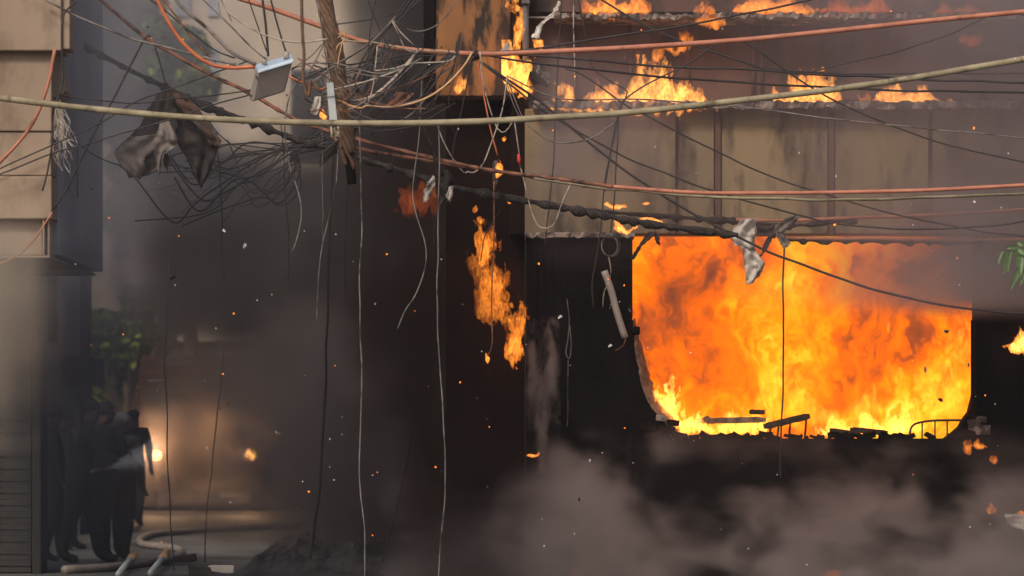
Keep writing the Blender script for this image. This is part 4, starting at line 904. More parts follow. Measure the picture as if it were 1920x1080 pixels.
lm = empty('burnt_lamp', at(1008, 148, YB - .2)); tag(lm, 'burnt black lamp with shredded cover on the wall above the ledge', 'lamp')
MB().tube([at(994, 160, YB - .15), at(1000, 146, YB - .2), at(1020, 148, YB - .2), at(1026, 160, YB - .15)], [m_(8, YB), m_(14, YB), m_(13, YB), m_(7, YB)], 14).build('housing', M['soot'], lm, True)
sheet('shredded_cover', [((1006, 118), (1022, 122)), ((1004, 132), (1028, 134)), ((1008, 140), (1032, 144)), ((1022, 150), (1030, 158))], YB - .42, M['ashcloth'], None, None, 7, .05, 39, 4, parent=lm)
# junction box with lid, screws
def obox(name, C, m, parent, bev=.006):
    """box from its 8 corners: 4 front then 4 back"""
    o = mesh_obj(name, C, [(0, 1, 2, 3), (7, 6, 5, 4), (0, 4, 5, 1), (1, 5, 6, 2), (2, 6, 7, 3), (3, 7, 4, 0)], m, parent); bevel(o, bev); return o
jb = empty('junction_box', at(510, 150, 30.5)); tag(jb, 'junction box with blue skylight tinted into its lid tilted among the cables left of the pole', 'junction box')
f4 = [at(484, 137, 30.35), at(548, 118, 30.35), at(534, 172, 30.5), at(473, 191, 30.5)]; back = [at(480, 126, 30.75), at(543, 107, 30.75), at(528, 168, 30.9), at(466, 186, 30.9)]
obox('body', [f4[3], f4[2], f4[1], f4[0], back[3], back[2], back[1], back[0]], M['boxside'], jb, .012)
l4 = [at(483, 138, 30.33), at(550, 118, 30.33), at(551, 111, 30.33), at(485, 131, 30.33)]; lb4 = [at(478, 128, 30.8), at(545, 108, 30.8), at(546, 102, 30.8), at(480, 121, 30.8)]
obox('lid', l4 + lb4, M['boxlid'], jb, .008)
for x, y in ((496, 115), (537, 105)):
    s = MB().tube([at(x, y - 8, 30.5), at(x, y + 6, 30.5)], m_(5.5, 30.5), 14).build('cable_gland', M['boxside'], jb, True); MB().tube([at(x, y - 8.6, 30.49), at(x, y - 8, 30.49)], m_(3, 30.5), 10).build('hole', M['soot'], s)
for x, y in ((481, 144), (471, 180)): MB().tube([at(x, y, 30.34), at(x, y, 30.42)], m_(2.4, 30.5), 8).build('screw', M['metal'], jb)
lf = empty('tube_light_fitting', at(622, 200, 30.7)); tag(lf, 'narrow galvanised metal box hanging upright in front of the pole', 'metal box')
c = [(612, 156), (625, 154), (633, 226), (618, 228)]
obox('cover', [at(*c[3], 30.6), at(*c[2], 30.6), at(*c[1], 30.6), at(*c[0], 30.6), at(*c[3], 30.72), at(*c[2], 30.72), at(*c[1], 30.72), at(*c[0], 30.72)], M['steel'], lf, .006)
c = [(618, 229), (633, 227), (637, 256), (621, 258)]
for nm, x0, x1 in (('side_rail', 618, 621.5), ('side_rail', 631, 634.5)):
    obox(nm, [at(x0 + 3, 258, 30.62), at(x1 + 3, 257, 30.62), at(x1, 229, 30.62), at(x0, 229, 30.62), at(x0 + 3, 258, 30.72), at(x1 + 3, 257, 30.72), at(x1, 229, 30.72), at(x0, 229, 30.72)], M['whitew'], lf, .002)
sheet('melted_end', [((620, 240), (634, 238)), ((621, 250), (636, 248)), ((622, 259), (637, 257))], 30.66, M['tan'], None, None, 6, .02, 44, 3, parent=lf)
MB().tube([at(614, 182, 30.59), at(629, 180, 30.59)], .003, 5).build('seam', M['soot'], lf)
# leaves of a mango branch at the right edge
br = empty('mango_branch', at(1935, 470, 33.5)); tag(br, 'drooping green mango leaves poking in at the right edge', 'branch')
MB().tube(spline([at(1985, 440, 33.5), at(1950, 462, 33.5), at(1912, 470, 33.5), at(1885, 470, 33.5)], .02), np.linspace(.014, .005, len(spline([at(1985, 440, 33.5), at(1950, 462, 33.5), at(1912, 470, 33.5), at(1885, 470, 33.5)], .02))), 7).build('twig', M['bark'], br, True)
rng = random.Random(12)
for (x0, y0, x1, y1, w) in ((1888, 470, 1880, 518, 5), (1882, 468, 1872, 500, 4), (1898, 466, 1890, 514, 5.5), (1904, 466, 1906, 498, 5), (1912, 462, 1884, 464, 5), (1916, 470, 1914, 520, 6), (1924, 490, 1894, 546, 7), (1930, 500, 1912, 538, 5), (1932, 490, 1926, 560, 7), (1908, 464, 1928, 478, 6), (1940, 480, 1950, 540, 7), (1920, 460, 1905, 452, 5)):
    a, b = Vector((x0, y0, 0)), Vector((x1, y1, 0)); d = (b - a); nrm = Vector((-d.y, d.x, 0)).normalized(); V, Fc = [], []; cv = rng.uniform(-.12, .12); dz = rng.uniform(-.06, .06); seg = 8
    for i in range(seg + 1):
        t = i / seg; wd = w * math.sin(math.pi * min(1, t * .97 + .03)) ** .7 * (1 - .25 * t); p = a + d * t + nrm * math.sin(t * math.pi) * cv * d.length
        for s in (-1, 0, 1):
            q = p + nrm * wd * s; V.append(at(q.x, q.y, 33.45 + dz * t + (0 if s == 0 else -.012) + rng.uniform(-.003, .003)))
    for i in range(seg):
        for s in (0, 1): Fc.append((i * 3 + s, i * 3 + s + 1, i * 3 + s + 4, i * 3 + s + 3))
    mesh_obj('leaf', V, Fc, M['mango'], br, True)

# ------------------------------------------------------------------ cables
def cable(label, pts, r, Y, m, name='cable', lump=0., group=None, n=None, seed=0):
    Ys = np.linspace(Y[0], Y[1], len(pts)) if isinstance(Y, tuple) else [Y] * len(pts)
    Ym = float(np.mean(Ys)); P = spline([at(x, y, d) for (x, y), d in zip(pts, Ys)], m_(5 if lump else 9, Ym)); rr = m_(r, Ym); n = n or (10 if r > 3 else 6)
    rng = np.random.default_rng(seed + len(label))
    if r < 3.2:                                               # slack wires are never quite smooth
        w = lattice((len(P), 3), (max(2, len(P) / 7), 2), rng) - .5
        P = [p + Vector((float(a), float(b) * .5, float(c))) * m_(3.2, Ym) for p, (a, b, c) in zip(P, w)]
    rs = rr * np.ones(len(P))
    if lump:
        nz = lattice((len(P), 1), (max(2, len(P) / 2.2), 1), rng)[:, 0]; n2 = lattice((len(P), 1), (max(2, len(P) / 9), 1), rng)[:, 0]
        rs = rr * (.55 + lump * nz ** 2 * 1.5 + .4 * n2)
        P = [p + Vector((0, 0, -float(a) * rr * lump * .5)) for p, a in zip(P, nz)]
    else:
        rs = rs * (1 + .08 * (lattice((len(P), 1), (max(2, len(P) / 5), 1), rng)[:, 0] - .5))
    o = MB().tube(P, list(rs), n).build(name, M[m], None, True)
    return tag(o, label, 'cable' if name != 'wire' else 'wire', group)
c = cable
c('thick tan cable sagging right across the whole view', [(-40, 181), (0, 184), (200, 207), (420, 224), (650, 231), (860, 229), (1040, 220), (1200, 209), (1400, 187), (1560, 168), (1700, 148), (1800, 131), (1960, 104)], 6, 30.2, 'tan', n=14)
c('salmon cable running from the top left over the ledge to the upper right corner', [(440, -6), (520, 20), (620, 56), (690, 80), (780, 94), (900, 101), (1000, 98), (1200, 88), (1400, 74), (1600, 54), (1750, 38), (1960, 18)], 4.8, 32.8, 'salmon', n=12)
c('bright orange cable curving down to the junction box', [(290, -10), (318, 45), (350, 88), (390, 118), (430, 127), (478, 125)], 3.6, 30.4, 'orange')
c('rust coloured cable slanting down from the upper left to the panels', [(175, -12), (270, 68), (330, 104), (400, 142), (470, 175), (560, 226), (660, 258), (760, 284), (860, 307), (940, 322), (1040, 334), (1150, 350)], 4.2, 32, 'rust', lump=.25)
c('salmon cable crossing the wall panels to the right edge', [(1148, 350), (1300, 361), (1450, 362), (1600, 360), (1750, 356), (1960, 345)], 3.8, 32, 'salmon')
c('thin tan cable just below the salmon cable on the panels', [(1000, 336), (1080, 346), (1150, 354), (1300, 367), (1450, 373), (1600, 374), (1750, 370), (1960, 362)], 2.8, 32.1, 'tan')
c('brown burnt cable under the rust cable left of the panels', [(620, 252), (640, 268), (700, 284), (800, 300), (880, 313), (960, 325), (1060, 342), (1150, 353)], 3.2, 32.3, 'rust', lump=.7)
c('thick charred cable sagging from the upper left down to the opening', [(50, 30), (140, 76), (230, 124), (310, 163), (400, 203), (480, 232), (560, 262), (650, 288), (760, 322), (850, 350), (960, 371), (1080, 393), (1200, 416), (1300, 430), (1384, 440)], 6, 33.2, 'char', lump=.8)
c('charred upper cable with salmon sheath left on it above the opening', [(985, 376), (1100, 394), (1200, 402), (1290, 408), (1380, 413)], 4.6, 34.4, 'char', lump=.8)
c('drip edged salmon cable crossing above the opening', [(1370, 412), (1480, 413), (1600, 408), (1750, 403), (1960, 390)], 4, 34.4, 'salmon', lump=.2)
c('melted drips hanging under the salmon cable above the opening', [(1372, 417), (1440, 420), (1500, 420), (1560, 416), (1610, 414)], 2.6, 34.4, 'char', lump=1.3)
c('half burnt cable with black lumps across the top of the fire', [(1470, 446), (1560, 448), (1640, 448), (1700, 450), (1800, 451), (1960, 448)], 3.2, 34.4, 'salmon')
c('black melted lumps clinging under the cable across the fire', [(1472, 447), (1540, 450), (1600, 449), (1640, 452), (1720, 452), (1790, 453), (1850, 452)], 4.2, 34.42, 'char', lump=1.1, seed=4)
BL = 'black'
c('long black cable slanting from the drainpipe across the fire to the right edge', [(905, 118), (1000, 182), (1100, 265), (1200, 340), (1300, 402), (1400, 453), (1500, 496), (1600, 531), (1700, 559), (1800, 577), (1960, 590)], 2.3, 33.6, BL)
c('black cable from the top crossing to the right edge above the ledge fire', [(1115, -8), (1227, 57), (1400, 120), (1447, 130), (1600, 137), (1960, 139)], 1.9, 33.9, BL, 'wire')
c('black wire slanting over the right half of the ledge down to the right edge', [(1372, 73), (1400, 83), (1473, 133), (1560, 187), (1667, 233), (1767, 270), (1960, 313)], 1.7, 33.4, BL, 'wire')
c('black cable leaving the salmon cable to the right just above the ledge flames', [(870, 95), (1000, 105), (1200, 121), (1400, 131), (1693, 147), (1960, 157)], 2.1, 33.2, BL)
c('second black cable passing behind the ledge flames to the right edge', [(880, 97), (1000, 117), (1200, 140), (1400, 156), (1560, 164), (1700, 170), (1960, 174)], 2.1, 33.3, BL)
c('black wire rising right from the drainpipe to the top edge', [(880, 98), (990, 93), (1100, 75), (1227, 57), (1400, 26), (1540, -5)], 2, 33, BL, 'wire')
c('looping black wire that rises from the panels to the top right', [(1133, 360), (1143, 293), (1162, 205), (1193, 170), (1283, 123), (1343, 83)], 1.5, 33.7, BL, 'wire')
c('sagging black wire hung between the ledge flames and the upper right corner', [(1523, 135), (1633, 108), (1700, 93), (1783, 63), (1840, 35), (1880, 23), (1960, 40)], 1.5, 33.8, BL, 'wire')
c('thin grey wire crossing in front of the panel tops to the right edge', [(950, 143), (1047, 183), (1180, 186), (1300, 192), (1400, 202), (1560, 223), (1680, 235), (1960, 263)], 1.4, 33.1, 'greyw', 'wire')
c('black wire slanting over the panels and dipping above the opening', [(910, 122), (993, 187), (1050, 227), (1150, 284), (1260, 330), (1340, 358), (1400, 378), (1500, 403), (1567, 418), (1687, 428), (1817, 427), (1960, 410)], 1.8, 33.5, BL, 'wire')
c('black wire slanting over the last panels toward the leaves', [(1060, 128), (1093, 140), (1177, 200), (1213, 217), (1293, 260), (1400, 310), (1473, 340), (1540, 363), (1683, 403), (1803, 428), (1960, 449)], 1.7, 33.8, BL, 'wire')
# upper left
c('dark wire running from the top left corner toward the orange cable', [(80, -4), (160, 37), (233, 67), (300, 85), (367, 103), (440, 122), (478, 128)], 2.2, 30.8, 'greyw', 'wire')
c('black wire hanging in a curve down the face of the beige blocks', [(142, 4), (123, 20), (117, 50), (117, 117), (117, 160), (100, 213), (98, 267), (90, 317), (80, 358)], 1.8, 30.3, BL, 'wire')
c('salmon cable curving down across the beige blocks at the left edge', [(103, 92), (98, 118), (93, 147), (73, 207), (43, 257), (-20, 325)], 3.4, 30.4, 'salmon')
c('pale orange cable crossing the lowest beige block', [(-20, 500), (20, 486), (60, 455), (98, 400)], 1.8, 30.5, 'salmon')
c('black rod-straight wire falling left from the rust cable past the tarpaulin', [(283, 70), (272, 72), (233, 143), (200, 210), (160, 280), (122, 358), (100, 395)], 1.9, 31, BL, 'wire')
c('thin black wire rising from the left edge to the upper cables', [(-20, 325), (0, 317), (100, 272), (187, 230), (250, 193), (333, 163), (423, 130), (470, 112)], 1.4, 30.9, BL, 'wire')
c('thin black wire crossing the tarpaulin toward the junction box', [(-20, 334), (0, 327), (93, 290), (173, 267), (310, 227), (383, 203), (470, 176)], 1.4, 30.8, BL, 'wire')
c('thin wire just above the tan cable from the broken wedge to the box', [(108, 178), (150, 183), (253, 193), (333, 185), (400, 178), (470, 169)], 1.4, 31.2, BL, 'wire')
c('short black wire from the rust cable down to the tarpaulin top', [(289, 84), (300, 120), (310, 160)], 1.6, 31.6, BL, 'wire')
c('thick grey blurred cable sweeping from the top to the junction box', [(325, -10), (340, 12), (387, 52), (433, 97), (462, 113), (480, 121)], 3.4, 28.5, 'greyw')
c('brown wire crossing under the orange cable at the top left', [(300, -8), (328, 28), (350, 58), (378, 92), (404, 116)], 2, 31, 'rust', 'wire')
c('black wire crossing the orange cable high at the left', [(270, -12), (310, 20), (360, 62), (400, 92), (440, 108)], 1.5, 31.5, BL, 'wire')
c('thin grey wire beside the thick blurred cable', [(374, -6), (433, 50), (466, 84), (497, 112)], 1.4, 30.2, 'greyw', 'wire')
c('thin pale wire bending at the top above the junction box', [(406, -6), (411, 20), (418, 34), (466, 82), (500, 112)], 1.2, 30.3, 'whitew', 'wire')
c('yellowish white wire sagging from the top to the pole', [(414, -6), (433, 27), (483, 60), (533, 76), (573, 78), (612, 72)], 1.6, 30.3, 'whitew', 'wire')
c('short frayed strand at the top beside the yellowish wire', [(415, 2), (424, 18), (434, 38)], 1, 30.4, 'whitew', 'wire')
c('black wire dropping from the top to the left gland of the junction box', [(492, -6), (498, 50), (502, 104)], 2.4, 30.5, BL, 'wire')
c('dark wire dropping from the top to the right gland of the junction box', [(507, -6), (520, 47), (537, 102)], 1.8, 30.5, BL, 'wire')
c('thin dark wire left of the junction box drops', [(464, -6), (482, 46), (500, 96)], 1.2, 31, BL, 'wire')
c('blurred brown loop of cable hanging close to the camera beside the pole', [(566, -8), (568, 60), (570, 105), (568, 142), (574, 174), (578, 183), (581, 168), (583, 150), (592, 160), (602, 172)], 3, 27.5, 'bundle')
# around the pole
wires = [
 ('pale wire from the box sweeping up to the pole top', [(546, 128), (570, 122), (587, 117), (633, 119), (677, 133), (717, 137), (767, 120), (790, 108)], 1.7, 'greyw'),
 ('pale wire running level to the end of the salmon cable', [(700, 132), (740, 128), (767, 120), (810, 117), (843, 114), (855, 104)], 1.7, 'whitew'),
 ('pale wire slanting up right from the grey metal box', [(625, 168), (660, 160), (700, 150), (753, 127), (770, 112), (784, 92)], 1.9, 'whitew'),
 ('thick pale wire rising in a curve from under the metal box', [(628, 182), (650, 189), (668, 190), (700, 180), (733, 153), (760, 123), (782, 95)], 2.6, 'whitew'),
 ('second pale wire rising beside the thick curved one', [(650, 206), (680, 192), (720, 166), (756, 130), (778, 100), (782, 92)], 1.7, 'whitew'),
 ('copper orange wire dipping below the pole and rising to the knot', [(630, 187), (660, 200), (680, 203), (688, 198), (733, 202), (783, 190), (833, 160), (867, 127), (886, 99)], 2.3, 'copper'),
 ('orange wire between the junction box and the metal box', [(542, 142), (560, 152), (576, 160), (596, 169), (614, 164)], 2.4, 'orange'),
 ('pale kinked wire left of the metal box', [(570, 148), (580, 135), (588, 122), (600, 98), (608, 82)], 1.6, 'greyw'),
 ('pale wire looping from the junction box to the pole', [(546, 130), (560, 120), (584, 104), (606, 82)], 1.6, 'greyw'),
 ('grey wire folded in a hook below the junction box', [(548, 140), (570, 150), (590, 160), (600, 172), (612, 176), (596, 178)], 1.8, 'greyw'),
 ('thin vertical black wire right of the pole', [(706, -6), (698, 30), (692, 80), (691, 140), (689, 200)], 1.3, BL),
 ('thin pale wire standing right of the pole', [(707, 86), (703, 130), (698, 170), (690, 196)], 1.4, 'whitew'),
 ('short tan wire tied round the pole', [(633, 64), (642, 62), (650, 72), (634, 84), (630, 96)], 1.4, 'copper'),
 ('tan wire crossing the pole under the salmon cable', [(632, 72), (646, 64), (640, 84), (634, 110), (632, 128)], 1.3, 'copper'),
 ('pale tan cable laid under the salmon cable', [(632, 78), (700, 80), (733, 86), (800, 96), (860, 100)], 1.9, 'tan'),
 ('long grey wire rising right to the dark bundle', [(580, 162), (622, 128), (660, 104), (700, 76), (733, 40), (742, 30)], 1.8, 'greyw'),
 ('thin grey wire from the dark bundle to the ochre panel', [(736, 36), (760, 52), (785, 58), (815, 48), (840, 24), (858, -6)], 1.2, 'greyw'),
 ('pale wire falling from the dark bundle to the salmon cable', [(735, 38), (745, 62), (758, 92), (775, 97)], 1.2, 'whitew'),
 ('second pale wire falling from the dark bundle', [(736, 38), (752, 60), (782, 90)], 1.3, 'whitew'),
 ('black wire crossing behind the pole at the top', [(634, 45), (680, 38), (720, 30), (750, 22)], 1.4, BL),
 ('dark wire slanting from the top past the salmon cable', [(688, -6), (706, 40), (722, 76), (750, 120)], 1.5, BL),
 ('dark wire fan below the salmon cable', [(720, 84), (736, 112), (748, 140), (770, 176), (790, 218)], 1.4, BL),
 ('thin black wire behind the curved pale wires', [(640, 140), (690, 124), (740, 106), (790, 100)], 1.2, BL),
 ('thin black wire level behind the pole', [(560, 150), (640, 132), (700, 122), (780, 106), (830, 104)], 1.1, BL),
 ('grey loop below the tan cable beside the pole', [(652, 214), (664, 222), (676, 218), (678, 208)], 1.2, 'greyw'),
 ('pale wire crossing behind the metal box', [(560, 160), (590, 150), (612, 136), (632, 110)], 1.3, 'greyw'),
 ('bent pale wire hook at the top right of the pole', [(631, 45), (634, 38), (633, 30)], 1.5, 'whitew'),
 ('thin pale wire along the pole face', [(596, -6), (604, 60), (614, 120), (618, 156)], 1.4, 'greyw'),
 ('pale wire down the right side of the pole', [(634, 90), (640, 130), (648, 170), (652, 200)], 1.4, 'whitew'),
]
for i, (lb_, p, r, m) in enumerate(wires): c(lb_, p, r * .82, 30.6 + (i * 7 % 11) * .07, m, 'wire', seed=i)
rng = random.Random(21)
DB = 'dark cable bundle falling from the top toward the pole'
for k in range(6):
    o = rng.uniform(-6, 6); c('black strand of the dark bundle slanting down from the top beside the ochre panel', [(768 + k * 5, -8), (744 + k * 3, 30), (728 + o * .3, 52), (704 + o, 82), (690 + o * 2, 110 + k * 4), (670 + o * 2, 150 + k * 8)], 1.6, 31.8 + k * .06, BL, 'wire', group=DB, seed=k)
for k in range(6):
    o = rng.uniform(-5, 5); c('black strand of the bundle slanting from the salmon cable down left behind the pole', [(858 - k * 3, 100 + o * .4), (800, 138 + o), (762 + o, 162 + o), (733, 190 + o), (690, 222 + o), (650, 250 + k * 3), (600, 290 + k * 4)], 1.8, 32 + k * .06, 'char' if k % 2 else BL, 'wire', group='dark cable bundle behind the pole', seed=k)
for k in range(5):
    o = rng.uniform(-4, 4); c('black strand of the bundle dropping from the salmon cable to the foil scrap', [(728 + k * 6, 104), (752 + o + k * 3, 150), (776 + o, 208), (798 + o * .6, 250), (814 + o * .4, 288), (820 + o * .3, 330 + k * 9)], 2.2 - k * .15, 31.9 + k * .05, 'char', 'wire', lump=.4, group='dark cable bundle dropping to the foil', seed=k)
for k in range(24):
    x = rng.uniform(400, 570); y = rng.uniform(265, 350)
    c('dark blurred wire sagging in the smoke against the beige apartment wall', [(600 + rng.uniform(0, 60), 232 + rng.uniform(-10, 40)), (560 + rng.uniform(-20, 10), 262 + rng.uniform(0, 30)), (x, y), (x - rng.uniform(30, 70), y + rng.uniform(10, 60)), (x - rng.uniform(80, 120), y + rng.uniform(0, 70)), (x - rng.uniform(120, 230), y + rng.uniform(-50, 120))], rng.uniform(.9, 1.9), rng.uniform(34, 39), BL, 'wire', group='blurred wires against the apartment wall', seed=k)
rng = random.Random(33)
for k in range(26):
    x0, y0 = rng.uniform(690, 900), rng.uniform(60, 130); x1, y1 = x0 - rng.uniform(20, 150), y0 + rng.uniform(40, 170); sg = rng.uniform(0, 30)
    c('thin black burnt wire in the tangle between the pole and the ochre panel', [(x0, y0), ((x0 * 2 + x1) / 3 + rng.uniform(-12, 12), (y0 * 2 + y1) / 3 + sg), ((x0 + x1 * 2) / 3 + rng.uniform(-12, 12), (y0 + y1 * 2) / 3 + sg), (x1, y1)], rng.uniform(.8, 1.5), rng.uniform(31, 33), BL, 'wire', group='burnt wires tangled beside the pole', seed=k)
for k in range(18):
    x0, y0 = rng.uniform(540, 640), rng.uniform(60, 210); x1, y1 = rng.uniform(660, 870), rng.uniform(70, 210); sg = rng.uniform(10, 70)
    c('thin grey slack wire looping round the pole among the paler wires', [(x0, y0), (x0 * .7 + x1 * .3 + rng.uniform(-14, 14), y0 * .7 + y1 * .3 + sg * .8), (x0 * .35 + x1 * .65 + rng.uniform(-14, 14), y0 * .35 + y1 * .65 + sg * .9), (x1, y1)], rng.uniform(.7, 1.3), rng.uniform(30.5, 32), ('greyw', 'greyw', BL, 'rust')[k % 4], 'wire', group='slack wires looping round the pole', seed=k + 40)
# hanging wires
hang = [
 ('long grey wire hanging from the tan cable to the bottom right of the truck', [(673, 237), (677, 360), (677, 440), (673, 523), (675, 607), (678, 700), (673, 858), (676, 929), (684, 999), (683, 1090)], 1.7, 30.6, 'greyw'),
 ('long pale wire hanging from the foil scrap down to the bottom edge', [(821, 232), (824, 300), (823, 387), (822, 473), (818, 540), (822, 623), (827, 700), (831, 805), (836, 897), (827, 999), (820, 1090)], 1.7, 31, 'greyw'),
 ('curved black wire bulging right below the rust cable', [(790, 150), (787, 240), (777, 317), (773, 360), (780, 400), (797, 457), (797, 500), (777, 553), (760, 580), (745, 617)], 1.6, 31.2, 'greyw'),
 ('wire curling to a pale tip below the junction box', [(556, 156), (544, 180), (537, 207), (533, 253), (543, 317), (555, 350), (563, 383), (563, 413), (555, 450), (547, 472)], 1.8, 30.3, 'greyw'),
 ('thin wire hanging straight left of the metal box', [(605, 233), (603, 340), (604, 400), (604, 457)], 1.2, 30.7, 'greyw'),
 ('thin wire hanging below the metal box with a frayed yellow tip', [(634, 258), (630, 350), (617, 413), (600, 490), (594, 560), (593, 602)], 1.3, 30.8, 'greyw'),
 ('pinkish wire hanging straight in front of the recessed wall', [(1075, -6), (1078, 100), (1078, 165)], 1.6, 34, 'whitew'),
 ('black wire hanging from the top past the ledge flames to the pier', [(1053, -6), (1048, 67), (1043, 167), (1040, 267), (1033, 360), (1023, 462)], 1.7, 33.9, BL),
 ('black wire curving from the top into the ledge flames', [(1085, -6), (1090, 30), (1100, 83), (1113, 127), (1143, 150), (1173, 167), (1176, 178), (1162, 207)], 1.7, 33.9, BL),
 ('black wire hanging from the tan cable down to the coil', [(1162, 207), (1157, 283), (1155, 345), (1150, 400), (1144, 441)], 1.7, 34, BL),
 ('black wire hanging past the lintel with a pale bare end', [(1160, 220), (1146, 290), (1135, 340), (1127, 423), (1117, 490), (1111, 530), (1113, 577)], 1.6, 34, BL),
 ('scorched orange wire hanging straight left of the corner fire', [(925, 340), (925, 440), (922, 540), (923, 640), (915, 664)], 1.6, 33, 'rust'),
 ('thin pale loop hanging below the knot of cables', [(900, 97), (903, 140), (917, 200), (933, 243), (947, 248), (960, 230)], 1.6, 32.6, 'whitew'),
 ('orange red wire hanging from the knot to the burning scrap', [(893, 110), (907, 180), (920, 240), (932, 292)], 2, 32.7, 'orange'),
 ('pale wire hanging from the knot in a deep slack loop', [(952, 146), (943, 200), (927, 253), (907, 303), (887, 322), (876, 320), (868, 323), (847, 297), (829, 262), (820, 236)], 1.7, 32.5, 'whitew'),
 ('pale wire hanging from the tan cable with a red tape knot', [(963, 223), (972, 287), (973, 307), (980, 333), (993, 387), (1003, 415), (1013, 427), (1037, 423), (1057, 373), (1074, 335)], 1.6, 32.6, 'whitew'),
 ('grey wire hanging in a wide loop in front of the first panel', [(953, 147), (977, 213), (993, 237), (1027, 263), (1060, 268), (1113, 257), (1157, 227)], 1.6, 33, 'greyw'),
 ('thin wire falling from the knot to the tan cable', [(948, 146), (962, 190), (978, 225)], 1.2, 33, 'greyw'),
 ('charred cord hanging straight down in front of the fire', [(1470, 464), (1468, 590), (1468, 640), (1467, 700), (1467, 753), (1465, 823), (1463, 897)], 2, 34.6, 'char'),
 ('pale bare wire dangling from the coil by the conduit', [(1140, 480), (1145, 507), (1141, 530), (1133, 547), (1131, 577)], 1.3, 34.8, 'whitew'),
 ('second bare wire dangling from the coil to the right', [(1145, 508), (1141, 530), (1147, 553), (1142, 578)], 1.3, 34.8, 'whitew'),
 ('red brown wire at the foot of the broken conduit', [(1172, 634), (1168, 648), (1154, 656)], 1.2, 35.4, 'rust'),
 ('dark looped wire hanging on the black pier', [(1062, 560), (1067, 600), (1064, 640), (1060, 660), (1066, 672), (1070, 650), (1068, 610)], 1.2, 35.7, 'greyw'),
 ('thin wire hanging down the black pier below the loop', [(1064, 675), (1066, 760), (1064, 800)], 1, 35.7, 'greyw'),
 ('thin dark wire hanging in the smoke past the left headlight', [(318, 470), (313, 560), (312, 633), (308, 690), (312, 760), (313, 858), (317, 929), (328, 1075)], 1.8, 39.5, BL),
 ('faint dark wire hanging in smoke right of the first headlight', [(420, 640), (408, 780), (397, 880), (386, 960), (384, 1060)], 1.6, 42, BL),
 ('blurred dark cable hanging deep in the smoke left of the long grey wire', [(628, 262), (622, 340), (618, 490), (612, 640), (611, 700), (604, 858), (593, 964), (582, 1048)], 3, 37.5, BL),
 ('blurred dark wire slanting left in the smoke at the lower middle', [(846, 380), (823, 540), (803, 657), (794, 700), (773, 816), (738, 974), (717, 1052)], 2.4, 37.5, BL),
 ('second blurred dark wire beside the slanting one', [(812, 640), (801, 700), (787, 876), (774, 970), (761, 1052)], 2, 37.6, BL),
 ('blurred dark wire slanting right in the smoke at the lower middle', [(800, 690), (805, 753), (815, 851), (836, 957), (861, 1017)], 1.8, 37.7, BL),
 ('thin wire hanging left of the long grey wire in the smoke', [(656, 300), (653, 330), (650, 420), (646, 500), (648, 560)], 1.4, 37.4, BL),
 ('thin dark wire hanging from the tarpaulin corner', [(408, 280), (412, 340), (416, 420), (420, 520)], 1.4, 33, BL),
 ('thin dark wire hanging right of the tarpaulin', [(528, 228), (533, 300), (536, 380), (540, 440), (542, 530)], 1.3, 34, BL),
 ('thin wire running from the tarpaulin edge down right', [(388, 222), (408, 250), (440, 275), (484, 290)], 1.4, 32.6, BL),
 ('thin dark wire level behind the tarpaulin', [(300, 323), (350, 322), (420, 318), (482, 304)], 1.3, 33.4, BL),
 ('thin dark wire curving from the torn fibres to the tarpaulin', [(118, 215), (140, 262), (180, 292), (226, 310)], 1.5, 32, BL),
 ('black wire hanging doubled left of the tarpaulin', [(143, 280), (145, 330), (146, 372)], 1.3, 32, BL),
 ('thin dark wire hanging behind the foil scrap', [(835, 232), (848, 240), (855, 260), (846, 300)], 1.3, 32.8, BL),
 ('black wire falling from the knot beside the ochre panel', [(884, 110), (874, 160), (862, 222), (846, 292)], 1.4, 32.8, BL),
 ('dark wire hanging left of the orange red one', [(690, 200), (700, 250), (712, 270), (732, 284), (736, 320)], 1.2, 32, BL),
 ('thin dark cord hanging under the foil scrap', [(820, 385), (814, 430), (812, 470)], 1.8, 32.6, 'char'),
 ('thin wire hanging from the lower cable near the corner fire', [(940, 395), (910, 440), (902, 490)], 1.2, 33.4, BL),
]
for i, (lb_, p, r, Y, m) in enumerate(hang): c(lb_, p, r * .78, Y, m, 'wire', seed=50 + i)
# coil, tape, knot
co = empty('wire_coil', at(1144, 462, 34)); tag(co, 'small coil of black wire hanging above the broken conduit', 'wire coil')
for k in range(3):
    MB().tube([at(1143 + k * 1.2 + math.cos(a) * (15 + k * .9), 461 + math.sin(a) * (19 + k * .7), 34 + .02 * math.sin(a * 2 + k)) for a in np.linspace(-1.4 + k * .3, 4.9 + k * .2, 40)], m_(1.3, 34), 6).build('turn', M['black' if k else 'greyw'], co, True)
sheet('tie', [((1138, 438), (1148, 437)), ((1140, 446), (1152, 443))], 33.97, M['greymetal'], None, None, 5, .02, 60, 3, parent=co)
MB().tube([at(972, 290, 32.58), at(973, 296, 32.57), at(973, 303, 32.57), at(975, 308, 32.58)], [m_(2.6, 32.6), m_(3.6, 32.6), m_(3, 32.6), m_(2.2, 32.6)], 8).build('tape_knot', M['red'], None, True)
tag(bpy.data.objects['tape_knot'], 'red tape knot on the pale hanging wire left of the panels', 'tape')
MB().tube([at(893, 96, 32.7), at(890, 102, 32.65), at(896, 108, 32.7), at(884, 112, 32.7)], [m_(4, 32.7), m_(6, 32.7), m_(5, 32.7), m_(3, 32.7)], 8).build('cable_tie', M['char'], None, True)
tag(bpy.data.objects['cable_tie'], 'dark knot where the cables meet beside the ochre panel', 'knot')
